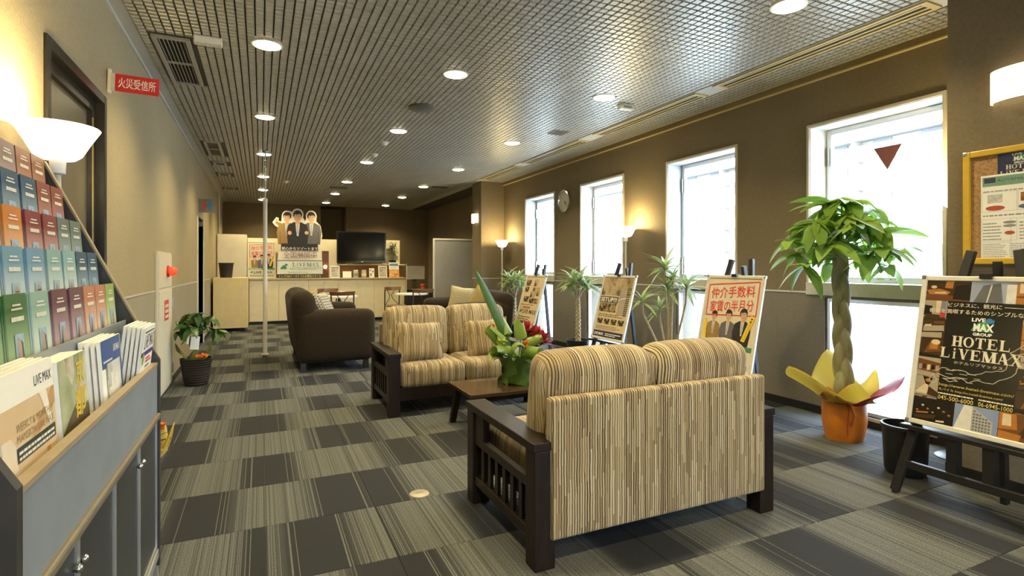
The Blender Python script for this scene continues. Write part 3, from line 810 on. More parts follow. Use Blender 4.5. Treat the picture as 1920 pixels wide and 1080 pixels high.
def pillow(name, label, loc, rot, s, mat, group=None, th=.13, w=None):
    w = w or s
    n = 14; b = MB(); v = []; f = []
    for side in (1,-1):
        for i in range(n+1):
            for j in range(n+1):
                u = -1+2*i/n; q = -1+2*j/n
                e = 1-.10*(1-abs(u*q))*max(abs(u),abs(q))**3      # pinched sides, pointed corners
                d = th/2*((1-u**4)*(1-q**4))**.6
                v.append((u*w/2*e, side*d, q*s/2*e))
    m = (n+1)**2
    for sd in range(2):
        for i in range(n):
            for j in range(n):
                q = (sd*m+i*(n+1)+j, sd*m+(i+1)*(n+1)+j, sd*m+(i+1)*(n+1)+j+1, sd*m+i*(n+1)+j+1)
                f.append(q if sd else q[::-1])
    b.add(v, f)
    t = thing(name, label, 'cushion', loc, 0, group)
    t.rotation_euler = rot
    b.build('cover', mat, t, smooth=180)
    p = MB(); pts = []
    for (a0,b0,a1,b1) in ((-1,-1,1,-1),(1,-1,1,1),(1,1,-1,1),(-1,1,-1,-1)):
        for k in range(10):
            u = a0+(a1-a0)*k/10; q = b0+(b1-b0)*k/10
            e = 1-.10*(1-abs(u*q))*max(abs(u),abs(q))**3
            pts.append((u*w/2*e,0,q*s/2*e))
    pts.append(pts[0]); p.tube(pts, .005, 5, cap=False); p.build('piping', mat, t, smooth=180)
    return t
GP = 'striped scatter cushions on the far striped sofa'
pillow('cushion', 'striped square cushion at the left end of the far striped sofa', (1.235,4.555,.565), (R(-17),R(3),R(4)), .345, M_stripe, GP, .14, .40)
pillow('cushion', 'striped square cushion at the right end of the far striped sofa', (1.86,4.565,.565), (R(-17),R(-4),R(-8)), .345, M_stripe, GP, .14, .40)

# ------------------------------------------------------------------ brown slip-covered sofas
def brown_sofa(label, loc, rz, zb=.92):
    t = thing('sofa', label, 'sofa', loc, rz, 'brown slip-covered sofas')
    W, D = 1.66, .88
    b = MB(); b.rbox(0, .0, .24, W-.06, D-.06, .28, .05, 3, 6, (0,0,0)); b.build('base', M_brownfab, t, smooth=180)
    for s in (-1,1):
        b = MB(); b.rbox(s*(W/2-.115), -.02, .405, .235, D-.02, .59, .085, 4, 8, (.012,.01,.012)); b.build('arm', M_brownfab, t, smooth=180)
    b = MB(); Mx = T(0, D/2-.16, .12) @ Matrix.Rotation(R(-6),4,'X')
    b.rbox(0, .0, (zb-.12)/2, W-.02, .27, zb-.13, .12, 5, 8, (0,.02,.015), Mx); b.build('backrest', M_brownfab, t, smooth=180)
    for s in (-1,1):
        b = MB(); b.rbox(s*.30, -.08, .44, .595, .62, .17, .06, 3, 8, (.003,.01,.02)); b.build('seat_cushion', M_brownfab, t, smooth=180)
    for x in (-1,1):
        for y in (-1,1):
            b = MB(); b.box(x*(W/2-.09)-.03, y*(D/2-.09)-.03, 0, x*(W/2-.09)+.03, y*(D/2-.09)+.03, .12); b.build('leg', M_black, t)
    return t
brown_sofa('dark brown slip-covered sofa seen from its arm, left of the striped sofa', (.79,7.39,0), 90, .93)
brown_sofa('dark brown sofa mostly hidden behind the far striped sofa', (2.84,7.85,0), -90, .85)

def check_mat(name, a, c, s=26):
    m, nt, b = new_mat(name)
    tc = nd(nt, 'ShaderNodeTexCoord'); mp = nd(nt, 'ShaderNodeMapping'); mp.inputs['Rotation'].default_value = (0,R(45),0); lk(nt, tc, 'Object', mp, 0)
    ck = nd(nt, 'ShaderNodeTexChecker'); ck.inputs['Scale'].default_value = s; ck.inputs[1].default_value = a+(1,); ck.inputs[2].default_value = c+(1,)
    lk(nt, mp, 0, ck, 0); lk(nt, ck, 0, b, 'Base Color'); b.inputs['Roughness'].default_value = .9
    bp = nd(nt, 'ShaderNodeBump'); bp.inputs['Distance'].default_value = .004; lk(nt, ck, 1, bp, 'Height'); lk(nt, bp, 0, b, 'Normal')
    return m
M_gold_c = check_mat('ochre_knit', (.36,.27,.10), (.28,.20,.07), 60)
M_knit = check_mat('cream_and_grey_knit', (.46,.42,.32), (.14,.125,.10), 40)
M_waf = check_mat('cream_waffle', (.48,.42,.26), (.36,.30,.17), 44)
GB = 'scatter cushions on the brown sofas'
pillow('cushion', 'ochre cushion against the back of the left brown sofa', (.60,7.30,.74), (R(-14),0,R(72)), .36, M_gold_c, GB)
pillow('cushion', 'cream and grey diamond-knit cushion leaning on the left brown sofa', (.70,7.02,.72), (R(-24),0,R(62)), .37, M_knit, GB)
pillow('cushion', 'cream waffle cushion at the left on the brown sofa behind the striped sofa', (2.80,7.95,.715), (R(-12),R(8),R(-30)), .37, M_waf, GB)
pillow('cushion', 'ochre cushion tilted at the right on the brown sofa behind the striped sofa', (2.98,7.55,.70), (R(-15),R(30),R(-40)), .37, M_gold_c, GB)

# ------------------------------------------------------------------ coffee table
t = thing('coffee_table', 'low dark wooden coffee table between the striped sofas', 'table', (1.72,3.80,0))
MB().box(-.40,-.255,.285,.40,.255,.312).build('tabletop', M_tablewood, t, bevel=.004)
MB().box(-.34,-.20,.245,.34,.20,.285).build('apron', M_wood, t)
for x in (-1,1):
    for y in (-1,1):
        b = MB(); b.bar((x*.37,y*.235,0),(x*.33,y*.19,.285),.045,.045,(0,1,0)); b.build('leg', M_wood, t, bevel=.003)

# ------------------------------------------------------------------ cafe tables and chairs at the back
M_cafe = pm('white_table_top', (.75,.74,.70), .3, var=.03); M_steel = pm('dark_steel', (.05,.045,.04), .35, .7, var=.1)
M_chairwood = pm('walnut_chair_back', (.16,.075,.032), .3, var=.2, scale=6, stretch=(1,1,6))
def cafe_table(label, loc):
    t = thing('cafe_table', label, 'table', loc, 0, 'white cafe tables by the counter')
    MB().lathe([(0,.70),(.31,.70),(.315,.69),(.315,.675),(.30,.672),(0,.672)], 32).build('tabletop', M_cafe, t, smooth=40)
    MB().tube([(0,0,.02),(0,0,.675)], .025, 10).build('pedestal', M_steel, t, smooth=40)
    MB().lathe([(.0,.03),(.05,.028),(.20,.012),(.205,0),(0,0)], 24).build('base', M_steel, t, smooth=40)
cafe_table('white round cafe table behind the left brown sofa', (1.25,9.95,0))
cafe_table('white round cafe table in front of the low whiteboard', (2.64,10.32,0))
def cafe_chair(label, loc, rz):
    t = thing('cafe_chair', label, 'chair', loc, rz, 'wood-backed cafe chairs')
    MB().lathe([(0,.45),(.19,.45),(.20,.44),(.20,.42),(0,.42)], 24).build('seat', M_chairwood, t, smooth=40)
    v = []; f = []; n = 12
    for k in range(n+1):
        a = R(-62+124*k/n); 
        for (r,z) in ((.215,.735-.0*abs(a)),(.235,.80),(.222,.805),(.200,.735)):
            v.append((r*math.sin(a), .02+r*math.cos(a)*.8, z))
    for k in range(n):
        for q in range(4):
            f.append((k*4+q,(k+1)*4+q,(k+1)*4+(q+1)%4,k*4+(q+1)%4))
    f += [(0,1,2,3),tuple(n*4+q for q in (3,2,1,0))]
    MB().add(v,f).build('backrest', M_chairwood, t, smooth=50)
    for s in (-1,1):
        MB().tube([(s*.17,.14,0),(s*.175,.13,.43),(s*.18,.12,.75)], .012, 8).build('back_leg', M_steel, t, smooth=60)
        MB().tube([(s*.17,-.15,0),(s*.15,-.12,.43)], .012, 8).build('front_leg', M_steel, t, smooth=60)
    b = MB()
    for s in (-1,1):
        b.tube([(s*.16,.13,.45),(s*.05,.16,.56),(s*.02,.175,.64),(s*.09,.165,.74)], .007, 6)
    b.build('back_scroll', M_steel, t, smooth=60)
    MB().tube([(-.16,.12,.2),(.16,.12,.2)], .008, 6).build('stretcher', M_steel, t, smooth=60)
cafe_chair('cafe chair with its back to the camera at the left round table', (1.22,9.42,0), 180)
cafe_chair('cafe chair at the far left of the left round table', (1.16,10.45,0), 20)
cafe_chair('cafe chair with its back to the camera at the right round table', (2.69,9.80,0), 175)
cafe_chair('cafe chair at the far left of the right round table', (2.44,10.80,0), 25)
# ------------------------------------------------------------------ printed people and logos (flat print)
M_skin = pm('printed_skin', (.55,.33,.20), .45, var=.06); M_hair = pm('printed_hair', (.022,.016,.012), .45)
M_suitb = pm('printed_black_suit', (.020,.018,.018), .45); M_suitg = pm('printed_grey_suit', (.12,.11,.115), .45); M_suito = pm('printed_ochre_suit', (.28,.17,.06), .45)
M_shirt = pm('printed_pale_shirt', (.55,.55,.56), .45); M_tie = pm('printed_silver_tie', (.36,.36,.39), .4)
M_lgreen = pm('logo_green', (.04,.22,.07), .4); M_lblue = pm('logo_blue', (.03,.17,.40), .4)
M_yellow = pm('yellow_print', (.75,.52,.03), .45, var=.05); M_cream_p = pm('cream_print', (.68,.62,.48), .4, var=.03)
FIG = [M_skin, M_hair, M_suitb, M_suitg, M_suito, M_shirt, M_tie, M_white, M_yellow]
def man(b, cx, y0, h, suit, z=.002, arms=0, beard=0, turn=0):
    """bust of a man in a suit, y0 hem, h height to crown (in print units)"""
    s = h
    dz = .00025
    b.poly([(cx-.26*s,y0),(cx+.26*s,y0),(cx+.30*s,y0+.40*s),(cx+.255*s,y0+.60*s),(cx+.10*s,y0+.685*s),(cx-.10*s,y0+.685*s),(cx-.255*s,y0+.60*s),(cx-.30*s,y0+.40*s)], z, suit)
    b.poly([(cx-.075*s,y0+.68*s),(cx+.075*s,y0+.68*s),(cx+.02*s,y0+.28*s),(cx-.02*s,y0+.28*s)], z+dz, 5)
    b.poly([(cx-.02*s,y0+.63*s),(cx+.02*s,y0+.63*s),(cx+.032*s,y0+.36*s),(cx,y0+.31*s),(cx-.032*s,y0+.36*s)], z+2*dz, 6)
    for q in (-1,1):
        b.poly([(cx+q*.03*s,y0+.28*s),(cx+q*.125*s,y0+.56*s),(cx+q*.09*s,y0+.69*s),(cx+q*.06*s,y0+.66*s)], z+2*dz, suit)
        b.line([(cx+q*.20*s,y0+.02*s),(cx+q*.205*s,y0+.42*s)], .008*s, z+2*dz, 1)
    b.poly([(cx-.055*s,y0+.64*s),(cx+.055*s,y0+.64*s),(cx+.05*s,y0+.75*s),(cx-.05*s,y0+.75*s)], z+2*dz, 0)
    b.ell(cx, y0+.90*s, .125*s, .135*s, z+3*dz, 18, 0, 1)
    b.ell(cx+turn*.01*s, y0+.835*s, .098*s, .135*s, z+4*dz, 18, 0, 0)
    b.poly([(cx-.10*s,y0+.93*s),(cx-.03*s,y0+.905*s),(cx+.05*s,y0+.925*s),(cx+.10*s,y0+.90*s),(cx+.09*s,y0+.985*s),(cx-.09*s,y0+.985*s)], z+5*dz, 1)
    for q in (-1,1):
        b.ell(cx+q*.038*s+turn*.012*s, y0+.86*s, .014*s, .008*s, z+6*dz, 8, 0, 1)
        b.line([(cx+q*.02*s+turn*.012*s,y0+.882*s),(cx+q*.056*s+turn*.012*s,y0+.885*s)], .009*s, z+6*dz, 1)
    b.line([(cx+turn*.014*s,y0+.85*s),(cx+.008*s+turn*.014*s,y0+.81*s)], .006*s, z+6*dz, 4)
    b.line([(cx-.03*s+turn*.012*s,y0+.77*s),(cx+.03*s+turn*.012*s,y0+.77*s)], .009*s, z+6*dz, 4)
def logo(b, x, y, w, h, z=.002, words=True, mats=(0,1,2)):
    """green hill, blue disc and the words LiVE MAX GROUP; material slots green, blue, white"""
    g, bl, wh = mats
    b.poly([(x,y+.25*h),(x+.12*w,y+.5*h),(x+.34*w,y+.72*h),(x+.62*w,y+.78*h),(x+.8*w,y+.6*h),(x+.9*w,y+.25*h)], z, g)
    b.ell(x+.78*w, y+.83*h, .15*w, .15*h, z+.0002, 18, 0, bl)
    b.poly([(x+.93*w,y+.95*h),(x+1.0*w,y+.85*h),(x+.97*w,y+.68*h),(x+.9*w,y+.6*h),(x+.93*w,y+.8*h)], z+.0002, bl)
    if words:
        write(b, 'LiVE', x+.02*w, y+.76*h, x+.62*w, y+.96*h, z+.0005, .03, mi=wh)
        write(b, 'MAX', x+.12*w, y+.24*h, x+1.0*w, y+.66*h, z+.0005, .04, mi=wh)
        write(b, 'GROUP', x+.12*w, y+.0*h, x+.95*w, y+.17*h, z+.0005, .04, mi=wh)
def lines(b, x0, y0, x1, y1, n, th=.4, z=.002, mi=0, ragged=True, rnd=random):
    """rows of print too small to read"""
    st = (y1-y0)/n
    for k in range(n):
        y = y0 + st*k; xe = x1 - (rnd.random()*.35*(x1-x0) if ragged else 0)
        x = x0
        while x < xe:
            w = (x1-x0)*(.03+.09*rnd.random())
            b.rect(x, y, min(x+w, xe), y+st*th, z, mi); x += w + (x1-x0)*.015
def frame4(b, w, h, f, d0, d1):
    """four bars of a frame around a w x h board, centred, bottom at 0"""
    b.box(-w/2,0,d0,-w/2+f,h,d1); b.box(w/2-f,0,d0,w/2,h,d1); b.box(-w/2+f,0,d0,w/2-f,f,d1); b.box(-w/2+f,h-f,d0,w/2-f,h,d1)

def easel_board(label, elabel, yc, xb, zb, w, h, lean, rear=.5, group='framed posters on easels by the windows', frame_mat=None):
    """returns the poster root; local x reads left to right, y up the board, z towards the viewer; also builds its easel"""
    a = R(lean)
    M = plane_M((xb, yc, zb), (0,-1,0), (math.sin(a),0,math.cos(a)))
    t = thing('poster_board', label, 'poster', M=M, group=group)
    MB().rect(0,0,0,0) if False else None
    MB().box(-w/2+.004,.004,-.016,w/2-.004,h-.004,-.004).build('backing_board', M_paper, t)
    b = MB(); frame4(b, w, h, .026, -.018, .004); b.build('frame', frame_mat or M_snap, t, bevel=.004)
    for x in (-1,1):
        for y in (0,1):
            b = MB(); b.box(-w/2-.003 if x < 0 else w/2-.02, (h-.022) if y else -.004, -.019, -w/2+.02 if x < 0 else w/2+.003, (h+.004) if y else .022, .006)
            b.build('corner_cap', M_chrome, t, bevel=.005)
    # easel: two front legs in the plane of the board, rear leg, ledge and cross bar
    e = thing('easel', elabel, 'easel', (xb-.0, yc, 0), 0, 'black easels by the windows')
    tl = math.tan(a)
    def pl(y, z, off=.03):     # a point on the board's plane, behind it
        return (-(zb)*tl*0 + (z-zb)*tl + off, y, z)
    xoff = .045
    for s in (-1,1):
        b = MB(); p0 = pl(s*(w*.56), .012, xoff); p1 = pl(s*(w*.56)*.30, zb+h+.115, xoff)
        b.bar(p0, p1, .042, .030, (1,0,0)); b.build('front_leg', M_black, e, bevel=.004)
        b = MB(); b.tube([(p0[0],p0[1],0),(p0[0],p0[1],.02)], .014, 10); b.build('foot', M_black, e)
    b = MB(); b.bar(pl(0,zb+h+.06,xoff+.035), (pl(0,0,0)[0]+xoff+rear, 0, .0), .042, .028, (0,1,0)); b.build('rear_leg', M_black, e, bevel=.004)
    b = MB(); q = pl(0, zb-.02, 0)
    b.box(q[0]-.012, -w/2-.02, zb-.036, q[0]+.06, w/2+.02, zb-.012); b.build('ledge', M_black, e, bevel=.003)
    b = MB(); q = pl(0, zb*.42, xoff); b.box(q[0]-.012, -w*.52, q[2]-.02, q[0]+.012, w*.52, q[2]+.02); b.build('cross_bar', M_black, e, bevel=.003)
    b = MB(); q = pl(0, zb*.5, xoff)
    for s in (-1,1):
        b = MB(); b.box(q[0]-.010, s*.075-.022, zb*.42, q[0]+.012+.03, s*.075+.022, zb-.03); b.build('brace', M_black, e)
    b = MB(); q = pl(0, zb+h, 0); b.box(q[0]-.022, -.025, zb*0+q[2]*1-.012+ (h*math.cos(a)-h), q[0]+.03, .025, q[2]+.012+(h*math.cos(a)-h)); b.build('top_clip', M_black, e)
    return t
M_snap = pm('ivory_snap_frame', (.66,.63,.54), .35, .2, var=.04)

# ---- the dark hotel poster on the nearest easel
W4, H4 = .575, .785
p = easel_board('large dark hotel poster in an ivory frame on the nearest easel', 'black easel carrying the dark hotel poster', 1.4625, 3.10, .385, W4, H4, 11.6, rear=.36)
M_pdark = pm('dark_olive_print', (.011,.0095,.007), .22, var=.2, scale=4)
PH = [photo_mat('room_photo_amber', [(.02,.008,.004),(.12,.04,.01),(.42,.16,.03),(.06,.02,.01)], 17, 1.3),
      photo_mat('tower_photo', [(.30,.33,.42),(.18,.19,.25),(.10,.10,.13),(.42,.42,.44)], 12, 2.1),
      photo_mat('room_photo_pale', [(.16,.10,.05),(.45,.36,.25),(.06,.035,.02),(.34,.26,.17)], 18, 4.7),
      photo_mat('bed_photo', [(.02,.012,.007),(.10,.06,.03),(.42,.34,.24),(.05,.028,.014)], 15, 7.7),
      photo_mat('night_photo', [(.012,.009,.007),(.03,.02,.012),(.5,.22,.04),(.02,.014,.01)], 26, 9.1),
      photo_mat('facade_photo', [(.55,.55,.52),(.42,.42,.40),(.6,.6,.58),(.3,.3,.3)], 30, 3.3)]
f = .026; x0, x1, yb, yt = -W4/2+f, W4/2-f, f, H4-f
MB().rect(x0,yb,x1,yt,-.003).build('sheet', M_pdark, p)
def photo(x0,y0,x1,y1,m,par,z=-.0022,nm='photo'): return MB().rect(0,0,x1-x0,y1-y0,z).build(nm, m, par, loc=(x0,y0,0))
cw = .105
PIC = [pm('print_black_brown',(.010,.007,.005),.25), pm('print_umber_wall',(.045,.022,.009),.25), pm('print_amber_glow',(.36,.14,.02),.3), pm('print_linen',(.33,.27,.19),.3), pm('print_pale_lamp',(.58,.47,.30),.3), pm('print_rust_floor',(.13,.045,.012),.3), pm('print_crimson',(.40,.03,.03),.3), pm('print_dusk_blue',(.16,.18,.24),.3)]
def room_pic(x0, y0, x1, y1, kind, par):
    """a small printed hotel-room photograph"""
    b = MB(); w, h = x1-x0, y1-y0; Z = -.0022; e = .0002
    def P(*pts, z=0, m=0): b.poly([(x0+q[0]*w, y0+q[1]*h) for q in pts], Z+z*e, m)
    def E(cx, cy, rx, ry, m, z=3): b.ell(x0+cx*w, y0+cy*h, rx*w, ry*h, Z+z*e, 14, 0, m)
    if kind == 0:      # amber lobby
        P((0,0),(1,0),(1,1),(0,1),m=1); P((0,0),(1,0),(1,.22),(0,.34),z=1,m=5); P((0,.52),(.30,.60),(.56,.45),(.50,.30),(.08,.30),z=2,m=2); P((.42,.65),(.60,.62),(.62,1),(.45,1),z=1,m=2); E(.17,.68,.07,.08,4); P((.62,.1),(1,.06),(1,.9),(.66,.72),z=2,m=0); P((.2,.42),(.45,.45),(.48,.36),(.2,.35),z=4,m=4)
    elif kind == 1:    # bright twin room with a red chair
        P((0,0),(1,0),(1,1),(0,1),m=3); P((0,.75),(.35,.70),(.35,.25),(0,.2),z=1,m=0); P((.5,1),(.72,1),(.70,.35),(.52,.35),z=1,m=4); P((.74,1),(.95,1),(.95,.4),(.75,.38),z=1,m=7); P((.0,.0),(1,.0),(.9,.22),(.1,.28),z=2,m=1); P((.72,.1),(.95,.12),(.95,.38),(.72,.36),z=3,m=6)
    elif kind == 2:    # beds
        P((0,0),(1,0),(1,1),(0,1),m=1); P((.05,.62),(.95,.72),(.98,.40),(.05,.32),z=1,m=3); P((.0,.28),(.90,.36),(.9,.05),(0,.0),z=2,m=3); P((.1,.70),(.4,.74),(.4,.62),(.1,.60),z=3,m=4); P((.5,.90),(.95,.95),(.95,.80),(.5,.78),z=1,m=5); P((0,.32),(.95,.42),(.95,.36),(0,.27),z=4,m=0)
    elif kind == 3:    # wall lamp fanning down
        P((0,0),(1,0),(1,1),(0,1),m=1); P((.45,.85),(.85,.80),(.95,.35),(.2,.2),(.30,.5),z=1,m=5); P((.48,.85),(.8,.80),(.8,.45),(.4,.4),z=2,m=2); E(.68,.82,.20,.14,4); P((0,0),(1,0),(1,.12),(0,.18),z=2,m=0)
    elif kind == 4:    # dining room
        P((0,0),(1,0),(1,1),(0,1),m=5); P((0,.9),(1,.75),(1,1),(0,1),z=1,m=3)
        for k in range(5): P((.05+.19*k,.30+.05*(k%2)),(.19+.19*k,.34+.05*(k%2)),(.19+.19*k,.62),(.05+.19*k,.60),z=2,m=(3,1,4,0,3)[k])
        P((0,0),(1,0),(1,.2),(0,.28),z=1,m=3)
    elif kind == 5:    # pitched-roof porch
        P((0,0),(1,0),(1,1),(0,1),m=3); P((0,.1),(.55,.75),(.6,.1),z=1,m=4); P((.3,1),(.75,.95),(.6,.55),(.45,.6),z=2,m=0); E(.55,.80,.12,.10,2); P((.6,.5),(1,.25),(1,0),(.55,.05),z=2,m=1)
    elif kind == 6:    # night bar
        P((0,0),(1,0),(1,1),(0,1),m=0); P((.05,.2),(.6,.35),(.55,.15),(.05,.05),z=1,m=1)
        for k in range(7): E(.12+.13*k,.55+.12*((k*5)%3-1),.035,.04,(2,4,2,2,4,2,2)[k])
        P((.1,.35),(.4,.42),(.4,.36),(.1,.28),z=2,m=2); P((.6,.12),(.8,.16),(.8,.08),(.6,.05),z=2,m=4)
    elif kind == 7:    # glowing interior
        P((0,0),(1,0),(1,1),(0,1),m=5); P((.0,.35),(.45,.42),(.40,1),(0,1),z=1,m=2); P((.08,.5),(.3,.52),(.28,.95),(.08,.95),z=2,m=4); P((.45,.2),(1,.05),(1,.5),(.6,.55),z=1,m=1); P((0,.0),(.5,.0),(.55,.25),(0,.3),z=2,m=2)
    elif kind == 8:    # tower facade
        P((0,0),(1,0),(1,1),(0,1),m=7); P((.05,0),(.4,.85),(.62,.9),(.8,.0),z=1,m=3); P((.4,.85),(.62,.9),(.5,.0),(.3,.0),z=2,m=1); P((0,.0),(1,.0),(1,.22),(0,.3),z=3,m=5)
    b.build('photo', PIC, par)
room_pic(x0, yt-.105, x0+.20, yt, 0, p); photo(x0+.20, yt-.105, x1-.14, yt, pm('print_sky_grey',(.30,.33,.42),.3,var=.15,scale=8), p); room_pic(x1-.14, yt-.105, x1, yt, 7, p)
ys = [yt-.105-.10*k for k in range(6)]
for k, m in enumerate((1,2,3,4,5)):
    room_pic(x0, ys[k+1]+.001, x0+cw, ys[k]-.001, m, p); room_pic(x1-cw, ys[k+1]+.001, x1, ys[k]-.001, (2,7,4,6,3)[k], p)
room_pic(x0, yb+.116, x0+cw, ys[5]-.001, 8, p); room_pic(x1-cw, yb+.121, x1, ys[5]-.001, 0, p)
room_pic(x0, yb, x0+.185, yb+.115, 6, p); photo(x0+.187, yb, x0+.365, yb+.12, pm('print_blue_sky',(.20,.25,.38),.3,var=.1,scale=8), p); room_pic(x0+.367, yb, x1, yb+.12, 7, p)
b = MB()   # the tower block in the bottom photograph, drawn with its rows of windows
b.poly([(x0+.19,yb),(x0+.225,yb+.118),(x0+.26,yb+.118),(x0+.26,yb)],-.0018,0)
b.poly([(x0+.26,yb),(x0+.26,yb+.118),(x0+.345,yb+.06),(x0+.345,yb)],-.0018,1)
for r_ in range(7):
    for c_ in range(6):
        xx = x0+.266+c_*.0125; yy = yb+.006+r_*.0145
        if yy < yb+.118-(xx-x0-.26)*.69-.014: b.rect(xx, yy, xx+.008, yy+.008, -.0015, 2)
b.build('tower_picture', [pm('print_pale_stone',(.6,.58,.52),.4), pm('print_grey_stone',(.36,.35,.33),.4), pm('print_slate',(.10,.10,.11),.4)], p)
b = MB()   # tower at the top
b.poly([(x0+.215,yt-.105),(x0+.25,yt-.02),(x0+.32,yt-.005),(x0+.335,yt-.105)],-.0018,0); b.rect(x0+.345,yt-.105,x1-.14,yt-.012,-.0018,1)
b.line([(x0+.27,yt-.105),(x0+.285,yt-.015)],.006,-.0014,1)
b.build('tower_picture', [pm('print_slate',(.10,.10,.11),.4), pm('print_pale_stone',(.6,.58,.52),.4)], p)
ix0, ix1 = x0+cw+.004, x1-cw-.004; ic = (ix0+ix1)/2
b = MB()
write(b, 'ビジネスに、観光に', ix0-.0, yt-.135, ix0+.225, yt-.113, -.001, .004); b.build('headline_lettering', pm('print_cream_letter', (.66,.60,.46), .4), p)
MB().rect(ix0+.235, yt-.126, x1-.01, yt-.124, -.001).build('headline_rule', pm('print_cream_letter', (.66,.60,.46), .4), p)
b = MB()
write(b, '都会を満喫するためのシンプルな宿泊', x0+.025, yt-.169, x1-.05, yt-.146, -.001, .004)
b.build('headline_lettering', pm('print_cream_letter', (.66,.60,.46), .4), p)
b = MB(); serif(b, 'HOTEL', ic-.118, yt-.334, .052, .0465, -.0012); b.build('name_lettering', pm('print_cream_letter', (.66,.60,.46), .4), p)
b = MB(); serif(b, 'LiVEMAX', ic-.166, yt-.396, .052, .0475, -.0012)
b.build('name_lettering', pm('print_cream_letter', (.66,.60,.46), .4), p)
b = MB(); write(b, 'ホテルリブマックス', ic-.10, yt-.423, ic+.10, yt-.407, -.001)
b.build('lettering', pm('print_cream_letter', (.66,.60,.46), .4), p)
b = MB(); logo(b, ic-.045, yt-.272, .095, .092, -.001); b.build('logo', [M_lgreen, M_lblue, M_white], p)
b = MB()   # outline map of the islands
isl = [[(ic-.19,yt-.515),(ic-.15,yt-.492),(ic-.11,yt-.500),(ic-.07,yt-.492),(ic-.03,yt-.505),(ic+.02,yt-.495),(ic+.06,yt-.480),(ic+.10,yt-.470),(ic+.115,yt-.44),(ic+.10,yt-.425),(ic+.135,yt-.39)],
       [(ic-.17,yt-.52),(ic-.13,yt-.535),(ic-.08,yt-.53),(ic-.03,yt-.55),(ic+.01,yt-.53),(ic+.07,yt-.535),(ic+.11,yt-.505),(ic+.15,yt-.47),(ic+.16,yt-.43),(ic+.15,yt-.40)],
       [(ic-.14,yt-.545),(ic-.11,yt-.558),(ic-.075,yt-.55),(ic-.10,yt-.54),(ic-.14,yt-.545)],
       [(ic-.185,yt-.53),(ic-.20,yt-.56),(ic-.18,yt-.575),(ic-.165,yt-.55),(ic-.185,yt-.53)],
       [(ic+.12,yt-.38),(ic+.15,yt-.355),(ic+.175,yt-.33),(ic+.20,yt-.35),(ic+.185,yt-.375),(ic+.15,yt-.385),(ic+.12,yt-.38)]]
for l in isl:
    l2 = []
    for a_, c_ in zip(l[:-1], l[1:]):
        l2 += [a_, ((a_[0]+c_[0])/2+random.uniform(-.006,.006), (a_[1]+c_[1])/2+random.uniform(-.006,.006))]
    b.line([(q[0], q[1]+.042) for q in l2+[l[-1]]], .0028, -.0013)
for k in range(9): lines(b, ic-.13+.03*(k%5), yt-.46-.012*(k//2)+.006*(k%2), ic-.09+.03*(k%5), yt-.455-.012*(k//2)+.006*(k%2), 1, .6, -.0012, 0)
b.build('map_outline', pm('print_map_line', (.5,.46,.33), .4), p)
b = MB()
write(b, 'http://www.hotel-livemax.com/', ix0, yt-.545, ix1, yt-.527, -.001); write(b, 'モバイル http://m.hotel-livemax.com/', ix0, yt-.567, ix1-.04, yt-.551, -.001)
write(b, '045-500-6000', ix0, yt-.609, ix0+.152, yt-.588, -.001, .005); write(b, '06-6945-1000', ix0+.172, yt-.609, ix1, yt-.588, -.001, .005)
b.build('contact_lettering', pm('print_gold_letter', (.60,.45,.10), .4), p)
b = MB(); lines(b, ix0, yt-.582, ix0+.15, yt-.574, 1, .8, -.001, 0, False); lines(b, ix0+.172, yt-.582, ix1, yt-.574, 1, .8, -.001, 0, False)
b.build('small_print', M_cream_p, p)['kind'] = 'stuff'

